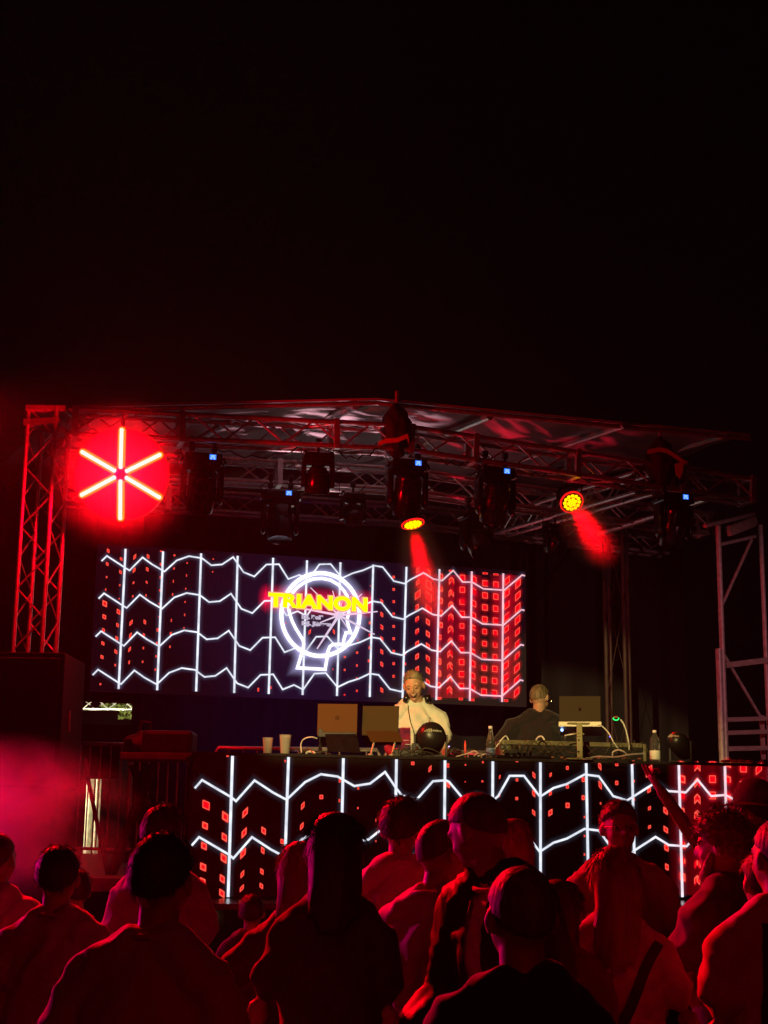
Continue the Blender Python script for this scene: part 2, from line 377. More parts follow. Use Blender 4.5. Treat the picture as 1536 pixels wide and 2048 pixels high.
# ---- LED wall
def c5(X, Y): return (160 + X / 3.2, 1080 + Y / 3.2)
def c6(X, Y): return (500 + X / 2.648, 1080 + Y / 2.648)
def cl(X, Y): return (520 + X / 6.4, 1120 + Y / 6.4)
wu0, wu1 = BS.uv(188, 1240)[0], BS.uv(1052, 1280)[0]
vt, vbm = BS.uv(400, 1104)[1], BS.uv(400, 1386)[1]
def panel_material():
    m = bpy.data.materials.new('led_wall_face'); m.use_nodes = True; nt = m.node_tree; N = nt.nodes.new; L = nt.links.new
    b = nt.nodes['Principled BSDF']; b.inputs['Base Color'].default_value = (.004, .004, .005, 1); b.inputs['Roughness'].default_value = .7
    # dull violet emission painted round the sign for its scattered glow, darker outwards
    tc = N('ShaderNodeTexCoord'); mp = N('ShaderNodeMapping'); L(tc.outputs['Object'], mp.inputs[0])
    vd = N('ShaderNodeVectorMath'); vd.operation = 'LENGTH'; mp.inputs['Scale'].default_value = (.55, .55, .8); L(mp.outputs[0], vd.inputs[0])
    rp = N('ShaderNodeValToRGB'); L(vd.outputs['Value'], rp.inputs[0])
    e = rp.color_ramp.elements; e[0].position = 0.05; e[0].color = (.022, .009, .031, 1); e[1].position = 1.25 if False else 1.0; e[1].color = (.005, .001, .003, 1)
    n = e_ = rp.color_ramp.elements.new(.5); n.color = (.008, .003, .014, 1)
    L(rp.outputs[0], b.inputs['Emission Color']); b.inputs['Emission Strength'].default_value = 1.0
    m.cycles.emission_sampling = 'NONE'
    return m
wall = thing('led_wall', 'wide hanging screen with white waves, red squares and a neon-style head sign', 'screen', BS.at(BS.uv(645, 1240)[0], (vt + vbm) / 2))
lp(BS, wu0, wu1, vbm - .02, vt + .02, -.09, 0).build('panel', panel_material(), wall)
fr = MB()
for k in range(11):
    u = wu0 + (wu1 - wu0) * k / 10
    q = BS.at(u, (vt + vbm) / 2, -.125); fr.box(q, (.04, .04, vt - vbm))
fr.build('frame', M_black, wall)
ln = MB(); ln.uv = []; ls = MB(); ls.uv = []
vv = [((251, 1098), (237, 1378)), ((326, 1103), (314, 1380.5)), ((402, 1107), (392, 1383)), ((475, 1112), (468, 1386)), ((546, 1116), (537, 1388)), ((613.7, 1121), (604.7, 1390)),
      ((680.5, 1125), (673.5, 1392)), ((746, 1129.5), (739, 1394)), ((812.5, 1134), (804.5, 1396.5)), ((878.5, 1138.5), (872, 1400)), ((943, 1143), (939, 1402)), ((1006, 1147), (1003.5, 1404))]
for a, c in vv:
    ribbon(ln, BS, [BS.uv(*a), BS.uv(*c)], .0235, .010); ribbon(ls, BS, [BS.uv(*a), BS.uv(*c)], .12, .003)
r4 = [c5(*q) for q in ((80, 865), (115, 830), (240, 910), (262, 923), (347, 835), (410, 880), (490, 925), (570, 850), (650, 820), (735, 832), (795, 877), (865, 870), (937, 820), (1005, 918), (1075, 945), (1150, 868))]
r4 += [c6(*q) for q in ((55, 715), (122, 712), (172, 792), (232, 768), (280, 793), (340, 708), (400, 705), (462, 780), (520, 752), (575, 735), (633, 708), (680, 715), (740, 790), (797, 803), (830, 780), (900, 742), (955, 775), (1000, 782), (1060, 725), (1110, 787), (1162, 787), (1222, 822), (1333, 827), (1430, 742), (1446, 746))]
ruv = [BS.uv(*q) for q in r4]
dvw = (BS.uv(*c5(125, 135))[1] - BS.uv(*c5(80, 865))[1]) / 3
for k in range(4):
    pts = [(u + .01 * k, v + dvw * k) for u, v in ruv]
    ribbon(ln, BS, pts, .017, .011); ribbon(ls, BS, pts, .10, .0032)
ln.build('white_lines', line_mat('led_white_wall', .9, 1.7, (1.0, .52, .60)), wall)
ls.build('white_line_halo', glow_mat('led_wall_white_halo', (.5, .5, 1), .07, 1.5), wall)  # painted halo along the wall's white lines
S = Squares()
def bsq(x, y, wpx, hpx, sh=0.0, **k):
    u, v = BS.uv(x, y); m = 16.5 / FPX; S.sq(BS, u, v, wpx * m, hpx * m, sh, **k)
for X, Y, W, H, s_ in ((180, 70, 16, 22, -.5), (174, 154, 16, 20, -.5), (170, 238, 9, 12, 0), (164, 318, 7, 14, 0), (158, 408, 28, 34, -.4), (155, 492, 22, 26, -.4), (150, 577, 16, 20, -.5), (146, 662, 18, 20, -.4), (140, 749, 18, 20, -.4), (130, 923, 10, 12, 0),
                       (263, 122, 16, 18, -.5), (259, 206, 16, 20, -.5), (254, 290, 8, 12, 0), (250, 376, 7, 8, 0), (246, 460, 22, 28, -.5), (240, 545, 16, 22, -.5), (235, 629, 16, 22, -.5), (229, 715, 18, 22, -.5), (225, 801, 9, 14, 0),
                       (350, 108, 16, 26, 1), (346, 194, 16, 24, 1), (342, 274, 10, 14, .6), (337, 360, 8, 12, .6), (326, 530, 18, 26, 1), (322, 612, 14, 28, 1), (317, 700, 15, 24, 1), (314, 783, 9, 20, .6),
                       (435, 106, 16, 24, -.6), (430, 188, 15, 22, -.6), (426, 271, 11, 14, -.6), (422, 355, 7, 14, 0), (414, 525, 15, 24, -.6), (408, 610, 12, 22, -.6), (405, 692, 8, 14, 0), (400, 780, 8, 14, 0),
                       (520, 73, 16, 9, 0), (517, 156, 12, 18, 0), (514, 240, 9, 14, 0), (510, 323, 8, 14, 0), (505, 408, 8, 9, 0), (502, 492, 5, 7, 0), (497, 576, 13, 20, 0), (491, 661, 11, 16, 0), (487, 745, 9, 14, 0), (482, 830, 9, 14, 0),
                       (604, 99, 11, 12, 0), (601, 183, 9, 12, .6), (597, 265, 5, 18, 0), (592, 349, 7, 16, 0), (584, 515, 6, 18, 0), (580, 598, 11, 16, .6), (575, 684, 8, 14, 0), (685, 148, 7, 10, 0), (681, 228, 5, 16, 0), (676, 312, 7, 10, 0), (672, 397, 7, 10, 0), (669, 480, 6, 16, 0), (665, 563, 7, 9, 0),
                       (852, 123, 7, 8, 0), (848, 204, 7, 8, 0), (1140, 958, 10, 22, 0), (1220, 945, 8, 16, 0)):
    bsq(*c5(X, Y), W / 3.2, H / 3.2, s_, spread=1.4)
for X, Y, W, H, s_ in ((634, 922, 30, 50, 1), (944, 918, 26, 50, -1), (330, 810, 10, 20, 0), (1244, 1188, 22, 24, .4), (1088, 1242, 18, 22, 0), (1240, 1352, 16, 18, 0), (1085, 1407, 16, 26, 0), (932, 1400, 10, 18, 0), (1250, 1028, 14, 18, 0), (1405, 808, 16, 20, 0), (1398, 1130, 20, 24, 0), (1392, 1292, 28, 34, 0), (1412, 332, 12, 16, 0), (1412, 492, 12, 20, 0)):
    bsq(*cl(X, Y), W / 6.4, H / 6.4, s_, spread=1.4)
for X, W, H, s_, ys in ((697, 15, 22, -.6, (327, 395, 462, 525, 592, 658, 795)), (760, 13, 14, 0, (197, 262, 327, 392, 458, 523, 590, 655, 722)), (565, 9, 12, 0, (597, 665, 735, 800)), (500, 8, 10, 0, (620, 688, 820)), (634, 11, 16, 0, (440, 505, 570, 640, 705, 775)), (820, 11, 16, 0, (600, 655, 715)),
                        (887, 18, 26, .7, (160, 225)), (887, 32, 40, .8, (290,)), (884, 20, 28, .6, (355, 420, 485, 550, 617, 685)), (945, 20, 30, -.7, (172,)), (945, 34, 46, -.6, (238, 302, 368)), (941, 22, 30, -.6, (435, 498, 563, 628, 692, 755)),
                        (1011, 20, 30, -.2, (192, 257, 322, 385, 450)), (1005, 15, 22, 0, (517, 582, 650, 713, 775)), (1004, 22, 12, 0, (838,))):
    for y in ys: bsq(*c6(X, y), W / 2.648, H / 2.648, s_, spread=1.7, cut=.12)
def cr(X, Y): return (860 + X / 6.826, 1120 + Y / 6.826)
for (xa, xb, W, H, s_, y0, n, part) in ((440, 425, 72, 76, 0, 243, 11, 1), (600, 580, 62, 78, -.45, 265, 10, 2), (750, 735, 76, 78, -.06, 320, 10, 0), (897, 878, 72, 78, -.08, 337, 10, 0), (1050, 1030, 70, 86, .8, 285, 10, 0), (1198, 1180, 74, 92, .9, 325, 10, 0), (152, 120, 46, 70, -.2, 230, 10, 2)):
    for k in range(n):
        t = k / 9; x = xa + (xb - xa) * t; y = y0 + 164.5 * k
        if y > 1860: continue
        sz = 1.0 if k not in (4, 5, 6) else .86
        bsq(*cr(x, y), W * 1.1 * sz / 6.826, H * 1.12 * sz / 6.826, s_, cut=.10 if part == 0 else .22, spread=2.2)
    x = (xa + xb) / 2
for k in range(10):                                # arrow-shaped pairs where the facade folds
    x = 290 - 26 * k / 9; y = 285 + 166 * k
    bsq(*cr(x - 19, y), 5.4, 12, 1.0, spread=2.0, cut=.25); bsq(*cr(x + 19, y), 5.4, 12, -1.0, spread=2.0, cut=.25)
for x, y in ((290, 150), (750, 184), (897, 198)): bsq(*cr(x, y), 11, 4, 0, spread=1.6)
for x, y in ((418, 1898), (575, 1910), (1035, 1920), (110, 1890)): bsq(*cr(x, y), 9, 5, 0, spread=1.6)
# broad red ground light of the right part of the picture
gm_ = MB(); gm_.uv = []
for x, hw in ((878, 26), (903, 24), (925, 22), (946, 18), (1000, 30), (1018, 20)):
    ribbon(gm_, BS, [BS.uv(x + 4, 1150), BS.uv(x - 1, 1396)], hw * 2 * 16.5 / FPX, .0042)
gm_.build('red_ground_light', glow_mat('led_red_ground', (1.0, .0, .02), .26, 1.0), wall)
S.build(wall)
# head sign on the picture
def circ(cx_, cy_, rx, ry, a0, a1, n=48):
    return [(cx_ + rx * math.cos(R(a0 + (a1 - a0) * i / n)), cy_ - ry * math.sin(R(a0 + (a1 - a0) * i / n))) for i in range(n + 1)]
ring = [BS.uv(*cl(*q)) for q in circ(770, 700, 500, 530, 0, 360, 64)]
prof = [(1115, 470), (1070, 395), (1000, 320), (900, 260), (790, 238), (680, 245), (570, 285), (470, 355), (400, 440), (365, 530), (362, 620), (378, 700), (410, 790), (455, 880), (505, 960), (548, 1030), (556, 1080), (545, 1150), (520, 1230), (475, 1382), (830, 1402), (858, 1230), (868, 1160), (890, 1110), (930, 1082), (1060, 1082), (1072, 1010), (1095, 935), (1155, 930), (1128, 850), (1110, 770), (1125, 700), (1140, 640), (1130, 560), (1115, 470)]
prof = [BS.uv(*cl(*q)) for q in prof]
lg = MB(); lg.uv = []
m16 = 16.45 / FPX / 6.4
ribbon(lg, BS, ring, 52 * m16, .014); ribbon(lg, BS, prof, 40 * m16, .016)
lg.build('head_sign', emis('sign_white', (.93, .95, 1.0), 1.6), wall)
gg = MB(); gg.uv = []
ribbon(gg, BS, ring, 330 * m16, .0022); ribbon(gg, BS, prof, 260 * m16, .0018); ribbon(gg, BS, ring, 130 * m16, .0026)
gg.build('head_sign_bloom', glow_mat('sign_bloom', (.58, .56, 1.0), .55, 1.9), wall)  # bloom round the sign, painted as wide glowing strips behind it
rays = MB(); rays.uv = []
cc = cl(1005, 710)
for q, w_ in (((640, 355), 16), ((925, 395), 16), ((1300, 435), 18), ((1500, 662), 20), ((1462, 955), 20), ((725, 1140), 24), ((470, 610), 22), ((760, 805), 18), ((1120, 880), 12), ((1060, 480), 10)):
    ribbon(rays, BS, [BS.uv(*cc), BS.uv(*cl(*q))], [w_ * 1.6 * m16, w_ * .7 * m16], .018)
rays.ell(BS.hit(*cc, .018), (.045, .004, .045), nu=12, nv=6); rays.uv += [(0, 0)] * (sum(len(f) for f in rays.f) - len(rays.uv))
rays.build('ray_burst', emis('ray_lilac', (.80, .62, .82), 1.0), wall)

def text_mesh(s, size, offset, material, name, parent, o, xdir, updir, spacing=1.0, shear=0.0, align='LEFT'):
    cu = bpy.data.curves.new(name, 'FONT'); cu.body = s; cu.size = size; cu.offset = offset; cu.space_character = spacing; cu.align_x = align; cu.shear = shear
    to = bpy.data.objects.new('tmp', cu); C.objects.link(to)
    dg = bpy.context.evaluated_depsgraph_get(); me = bpy.data.meshes.new_from_object(to.evaluated_get(dg))
    bpy.data.objects.remove(to)
    mb = MB(); n = xdir.cross(updir)
    mb.add([o + xdir * v.co.x + updir * v.co.y + n * v.co.z for v in me.vertices], [tuple(pl.vertices) for pl in me.polygons])
    return mb, me
def place_text(s, p0, p1, hpx, offset, material, name, off, spacing=1.0):
    """text between two picture points of its baseline on the LED wall"""
    a = BS.hit(*p0, off); b_ = BS.hit(*p1, off); x = (b_ - a).normalized(); n = BS.n; up = n.cross(x) * 1.0
    if up.z < 0: up = -up
    size = hpx * 16.4 / FPX / .72
    mb, me = text_mesh(s, size, offset, material, name, wall, Vector(), Vector((1, 0, 0)), Vector((0, 1, 0)), spacing)
    xs = [v.x for v in mb.v]; w0 = min(xs); w1_ = max(xs); k = (b_ - a).length / (w1_ - w0)
    mb.v = [a + x * ((v.x - w0) * k) + up * v.y for v in mb.v]
    return mb.build(name, material, wall)
E_yel = emis('sign_yellow', (1.0, .92, .0), 1.5)
place_text('TRIANON', cl(100, 588), cl(1368, 655), 26, .010, E_yel, 'lettering', .024, 1.02)
place_text('TRIANON', cl(94, 590), cl(1374, 658), 26.6, .022, emis('sign_orange_edge', (1.0, .42, .25), 1.0), 'lettering_edge', .021, 1.02)
tg = MB(); tg.uv = []
ribbon(tg, BS, [BS.uv(*cl(*q)) for q in ((60, 495), (300, 505), (740, 535), (1180, 560), (1420, 575))], 420 * m16, .019)
tg.build('lettering_bloom', glow_mat('sign_red_bloom', (1.0, .0, .05), .95, 1.5), wall)  # red bloom of the lettering, painted as a glowing strip
for q, w_, s_ in (((60, 495), 240, 1), ):
    tg = MB(); tg.uv = []; c_ = BS.uv(*cl(75, 490)); r_ = 210 * m16
    tg.add([BS.at(c_[0] - r_ * .6, c_[1] - r_, .0195), BS.at(c_[0], c_[1] - r_, .0195), BS.at(c_[0], c_[1] + r_, .0195), BS.at(c_[0] - r_ * .6, c_[1] + r_, .0195)], [(0, 1, 2, 3)])
    tg.uv += [(-1, -1), (0, -1), (0, 1), (-1, 1)]; tg.build('lettering_bloom', MATS['sign_red_bloom'], wall)
E_li = emis('sign_lilac_text', (.55, .47, .62), 1.0)
place_text('DJ. Rolf', cl(525, 752), cl(800, 762), 7.2, .006, E_li, 'name_text', .027)
place_text('DJ. Jürgen', cl(525, 832), cl(910, 850), 7.2, .006, E_li, 'name_text', .027)

# ------------------------------------------------------------------ backdrop and roof
bd = MB()
def curtain(mb, a, b_, z0, z1, amp=.05, n=120, zk=2):
    a = Vector(a); b_ = Vector(b_); d = b_ - a; nn = Vector((d.y, -d.x, 0)).normalized(); vs = []; fs = []
    for i in range(n + 1):
        t = i / n; o = amp * (math.sin(t * n * .9) * .6 + noise.noise((t * 23, 1.3, 0)) * 1.2)
        for k in range(zk + 1):
            z = z0 + (z1 - z0) * k / zk
            vs.append(a + d * t + nn * (o * (1 - .4 * k / zk)) + Vector((0, 0, z)))
    for i in range(n):
        for k in range(zk):
            q = i * (zk + 1) + k; fs.append((q, q + zk + 1, q + zk + 2, q + 1))
    mb.add(vs, fs)
B0, B1 = BS.at(-1.2, 0, -1.6), BS.at(7.9, 0, -1.6)
curtain(bd, BS.at(BS.uv(291, 1400)[0], 0, -1.2), B1, ZS, 5.55)
tag(bd.build('backdrop', M_cloth, smooth=True), 'black pleated cloth wall hanging behind the glowing wave screen', 'backdrop')
bd = MB(); curtain(bd, BS.at(-1.6, 0, -1.1), BS.at(BS.uv(296, 1400)[0], 0, -1.1), BS.uv(200, 1389)[1], 5.5, n=50)
tag(bd.build('gap_curtain', M_cloth, smooth=True), 'black cloth panel above the lit gap at the left end of the wave screen', 'curtain')
bd = MB(); curtain(bd, BS.at(-1.9, 0, -1.0), BS.at(BS.uv(292, 1400)[0], 0, -1.0), BS.uv(200, 1509)[1], BS.uv(200, 1437)[1], n=50)
tag(bd.build('cloth_skirt', M_cloth, smooth=True), 'dark cloth strip between the lit gap and the steel barrier at left', 'curtain')

# roof: thin tarpaulin, low gable with its ridge running back
def roofpt(px, py, Y): return P(px, py, Y)
dirb = Vector((-math.sin(R(24)), math.cos(R(24)), 0))
rf = MB()
FL, FM, FR = P(128, 815, 12.3), P(752, 800, 13.1), P(1500, 872, 14.1)
def sag(u, v):
    return -.05 * math.sin(u * math.pi * 6) ** 2 * math.sin(min(1, v) * math.pi) + .05 * noise.noise((u * 6, v * 9, .2)) + .03 * noise.noise((u * 18, v * 14, 2.2))
def roof_half(a, b_, nu=44, nv=36, depth=5.6, rise=.35):
    vs = []; fs = []
    for i in range(nu + 1):
        for k in range(nv + 1):
            u, v = i / nu, k / nv
            p = a.lerp(b_, u) + dirb * (depth * v) + Vector((0, 0, rise * v + sag(u, v) * min(1, v * 6)))
            vs.append(p)
    n = len(vs); vs += [p + Vector((0, 0, .02)) for p in vs]
    for i in range(nu):
        for k in range(nv):
            q = i * (nv + 1) + k; fs.append((q, q + 1, q + nv + 2, q + nv + 1)); fs.append((n + q, n + q + nv + 1, n + q + nv + 2, n + q + 1))
    for i in range(nu):
        q = i * (nv + 1); fs.append((q, q + nv + 1, n + q + nv + 1, n + q))
    rf.add(vs, fs)
roof_half(FL, FM); roof_half(FM, FR)
rt = thing('stage_roof', 'pale tarpaulin roof over the stage with red and white light on its underside', 'roof', FM)
rf.build('tarpaulin', M_tarp, rt, smooth=True)
e = MB(); e.tube(FL - Vector((0, 0, .03)), FM - Vector((0, 0, .03)), .022); e.tube(FM - Vector((0, 0, .03)), FR - Vector((0, 0, .03)), .022); e.build('edge_pole', M_alu, rt)
rb = []
for (a, c, r_) in (((708, 806), (560, 905), .035), ((1248, 846), (1100, 906), .035), ((938, 790), (800, 900), .03)):
    pass
def beam(px, py, Y, L_, r_=.035, z=None):
    p = P(px, py, Y); b = MB(); q = p + dirb * L_ + Vector((0, 0, .30 * L_ / 5.6)); b.tube(p, q, r_, n=10); return b
for px, py, Y in ((712, 812, 13.1), (1250, 850, 13.7), (470, 835, 12.75), (980, 833, 13.4), (200, 822, 12.45), (1460, 868, 14.05)):
    beam(px, py, Y, 5.0).build('purlin', M_alu, rt)

# ------------------------------------------------------------------ trusses
def truss_between(name, label, a, b_, sec=.25, rc=.024, rd=.010, step=.27, group=None, roll=None, plates=None, mat_=None):
    a = Vector(a); b_ = Vector(b_); d = (b_ - a).normalized(); L_ = (b_ - a).length
    up = Vector((0, 0, 1)) if abs(d.z) < .8 else (roll or Vector((0, 1, 0)))
    s = d.cross(up).normalized(); t = s.cross(d).normalized(); h = sec / 2; m_ = mat_ or M_alu
    root = thing(name, label, 'truss', a, group)
    cs = [(s * i * h + t * j * h) for i, j in ((-1, -1), (1, -1), (1, 1), (-1, 1))]
    for c in cs:
        m = MB(); m.tube(a + c, b_ + c, rc, n=10); m.build('chord', m_, root, smooth=True)
    m = MB(); n = max(2, int(L_ / step)); st_ = L_ / n
    for f in range(4):
        c0, c1 = cs[f], cs[(f + 1) % 4]
        for k in range(n):
            p = a + d * (k * st_); q = a + d * ((k + 1) * st_)
            if k % 2: m.tube(p + c0, q + c1, rd, n=6, cap=False)
            else: m.tube(p + c1, q + c0, rd, n=6, cap=False)
    m.build('lattice', m_, root, smooth=True)
    for tt_ in (plates or []):
        m = MB(); p = a + d * (L_ * tt_)
        mm = Matrix((d, s, t)).transposed()
        for i, j, ww, hh in ((0, -1, sec + .05, .035), (0, 1, sec + .05, .035)):
            m.box(p + t * (j * h), (.05, sec + .06, .05), mm)
        for i in (-1, 1): m.box(p + s * (i * h), (.052, .048, sec + .06), mm)
        m.build('joint_plate', m_, root)
    return root
GT = 'box trusses of the stage roof'
def mid(px, y0, y1, Y): return (P(px, y0, Y) + P(px, y1, Y)) / 2
T1a, T1m, T1b = mid(134, 824, 874, 12.35), mid(792, 857, 902, 13.2), mid(1500, 958, 1010, 14.4)
truss_between('roof_truss', 'front roof truss left of the ridge, moving lights hanging under it', T1a, T1m, .22, group=GT, plates=[.02, .33, .80, .98])
truss_between('roof_truss', 'front roof truss right of the ridge, running to the scaffold tower', T1m, T1b, .22, group=GT, plates=[.03, .20, .48, .78, .99])
T2a, T2m, T2b = mid(120, 900, 950, 14.2), mid(792, 940, 982, 14.9), mid(1420, 1030, 1072, 16.2)
truss_between('roof_truss', 'middle roof truss left of the ridge, lower in view behind the front one', T2a, T2m, .22, group=GT, plates=[.02, .64, .98])
truss_between('roof_truss', 'middle roof truss right of the ridge, behind the round red lamp', T2m, T2b, .22, group=GT, plates=[.03, .5, .98])
T3a, T3m, T3b = mid(130, 965, 1008, 16.0), mid(792, 1010, 1048, 16.9), mid(1330, 1075, 1110, 17.8)
truss_between('roof_truss', 'rear dim truss over the left half of the wave screen', T3a, T3m, .22, group=GT, plates=[.3, .66])
truss_between('roof_truss', 'rear dim truss over the right half of the wave screen', T3m, T3b, .22, group=GT, plates=[.5])
# side truss running back on the right
q0 = mid(1290, 948, 985, 14.2); q1 = q0 + dirb * 3.0 + Vector((0, 0, .1))
truss_between('roof_truss', 'short pink-lit truss running back to the right of the round red lamp', q0, q1, .20, group=GT)
q0 = P(1435, 993, 14.4); b = MB(); b.tube(q0, q0 + dirb * 2.2, .03, n=10)
tag(b.build('roof_tube', M_alu), 'single red-lit steel tube under the right end of the front truss', 'tube')
# left tower and rear dark tower
tl_t, tl_b = P(99, 822, 12.3), P(99, 822, 12.3).copy(); tl_b.z = 0.0
truss_between('truss_tower', 'red-lit lattice tower at the left edge beside the round asterisk lamp', tl_b, tl_t, .26, rc=.019, rd=.008, step=.26, roll=Vector((.25, 1, 0)), plates=[.975])
q = P(1232, 1150, 16.4); qa = q.copy(); qa.z = ZS; qt = q.copy(); qt.z = 5.15
truss_between('truss_tower', 'dark four-tube tower standing behind the right DJ', qa, qt, .21, rc=.022, rd=.004, step=.9, roll=Vector((.4, 1, 0)), mat_=mat('dark_painted_steel', (.05, .03, .03), .6, var=.3, vscale=12))
# corner gusset of left tower and truss
b = MB(); b.cbox(P(99, 826, 12.3), (.34, .34, .05), .008); tag(b.build('corner_plate', M_alu), 'flat metal corner plate on top of the left lattice tower', 'plate')

# ------------------------------------------------------------------ scaffold tower at right
sc_t = thing('scaffold_tower', 'steel scaffold tower with planks at the right edge of the stage', 'scaffold', (P(1437, 1500, 13.9).x, 13.9, 0))
YS = 13.9
def stube(a, b_, r_=.024, nm='tube', Ya=YS, Yb=YS, m_=None):
    m = MB(); m.tube(P(*a, Ya), P(*b_, Yb), r_, n=10); return m.build(nm, m_ or M_scaff, sc_t, smooth=True)
for x, y0, Y, r_ in ((1436, 1052, YS, .026), (1521, 1050, YS + .5, .022), (1600, 1050, YS, .026), (1680, 1050, YS + .5, .022)):
    p = P(x, y0, Y); m = MB(); q = p.copy(); q.z = 0; m.tube(q, p, r_, n=10); m.build('upright', M_scaff, sc_t, smooth=True)
m = MB(); p = P(1436, 1298, YS); q = p.copy(); q.z = 0.3; p.y -= .02; q.y -= .02; m.tube(q, p, .030, n=10); m.build('sleeve', M_scaff, sc_t, smooth=True)
stube((1503, 1080), (1438, 1224), .015, 'brace', YS + .4, YS); stube((1440, 1296), (1520, 1432), .015, 'brace', YS, YS + .4)
stube((1436, 1090), (1510, 1073), .018, 'rail', YS, YS + .5)
stube((1410, 1052), (1508, 1028), .022, 'rail', YS, YS + .6)
def plank(x0, y0, x1, y1, h, Y0=YS + .05, Y1=YS + .4, dp=.05):
    a = P(x0, y0, Y0); c = P(x1, y1, Y1); d = (c - a).normalized(); s = Vector((-d.y, d.x, 0)).normalized(); m = MB()
    m.cbox((a + c) / 2, ((c - a).length, dp, h), .006, Matrix((d, s, d.cross(s))).transposed()); m.build('plank', M_plank, sc_t)
plank(1450, 1331, 1600, 1312, .055); plank(1442, 1440, 1640, 1434, .042); plank(1453, 1466, 1640, 1460, .042); plank(1442, 1498, 1640, 1494, .045)
plank(1458, 1062, 1510, 1042, .10, YS + .1, YS + .6)
m = MB(); m.box(P(1525, 1475, YS + .42), (.04, .04, .42)); m.build('post', M_plank, sc_t)

# ------------------------------------------------------------------ round asterisk lamp
pc = P(243, 949, 11.9)
FA = (EYE - pc).normalized()
disc_n = Vector((.06, -.975, -.22)).normalized()
dx = Vector((0, 0, 1)).cross(-disc_n).normalized() * -1; dx = Vector((1, 0, 0)) - disc_n * disc_n.x; dx.normalize(); dz = disc_n.cross(dx); dz = dz if dz.z > 0 else -dz
ms = 11.95 * math.sqrt(1) / FPX
star = thing('asterisk_lamp', 'round red lit disc lamp with six glowing white bars at upper left', 'lamp', pc)
Md = Matrix((dx, -disc_n.cross(dx) * 0 + dz, disc_n)).transposed()
m = MB(); m.lathe([(93 * ms, -.06), (93 * ms, 0)], pc, 64, Md); m.build('disc', emis('lamp_red_face', (1.0, .0, .012), .96), star)
m = MB(); m.lathe([(95.5 * ms, -.08), (95.5 * ms, .02), (93.2 * ms, .02), (93.2 * ms, -.0)], pc, 64, Md); m.build('rim', mat('lamp_rim', (.5, .05, .05), .3, metal=.6), star, smooth=True)
E_bar = emis('lamp_bar_white', (1.0, .90, .78), 1.25); E_bed = emis('lamp_bar_orange', (1.0, .26, .0), 1.2)
tips = [(245, 858), (323, 909), (322, 996), (242, 1039), (163, 991), (164, 903)]
def on_disc(x, y, off):
    d = ray(x, y); t = (pc - EYE).dot(disc_n) / d.dot(disc_n); return EYE + d * t + disc_n * off
for x, y in tips:
    dxy = Vector((x - 242.5, y - 948.5)); n_ = dxy.normalized(); s_ = Vector((242.5, 948.5)) + n_ * 14; e_ = Vector((x, y)) - n_ * 3
    a, c = on_disc(s_.x, s_.y, .055), on_disc(e_.x, e_.y, .055)
    br = MB(); br.tube(a, c, .0165, n=12); br.ell(a, (.018,) * 3, nu=10, nv=6); br.ell(c, (.018,) * 3, nu=10, nv=6); o = br.build('bar', E_bar, star, smooth=True)
    a, c = on_disc(s_.x, s_.y, .03), on_disc(e_.x, e_.y, .03)
    br = MB(); br.tube(a, c, .033, n=12); br.ell(c, (.031,) * 3, nu=12, nv=6); br.build('bar_bed', E_bed, o, smooth=True)
m = MB(); m.lathe([(.046, .005), (.046, .06), (.03, .065)], pc, 20, Md); m.build('hub', mat('hub_red', (.04, .0, .0), .6, spec=.1), star, smooth=True)
b = MB(); b.path([pc + dz * .38 - disc_n * .07, pc + dz * .5 - disc_n * .1, P(243, 880, 12.4)], .016); b.tube(P(215, 890, 12.35), P(271, 892, 12.35), .02); b.build('bracket', M_black, star)

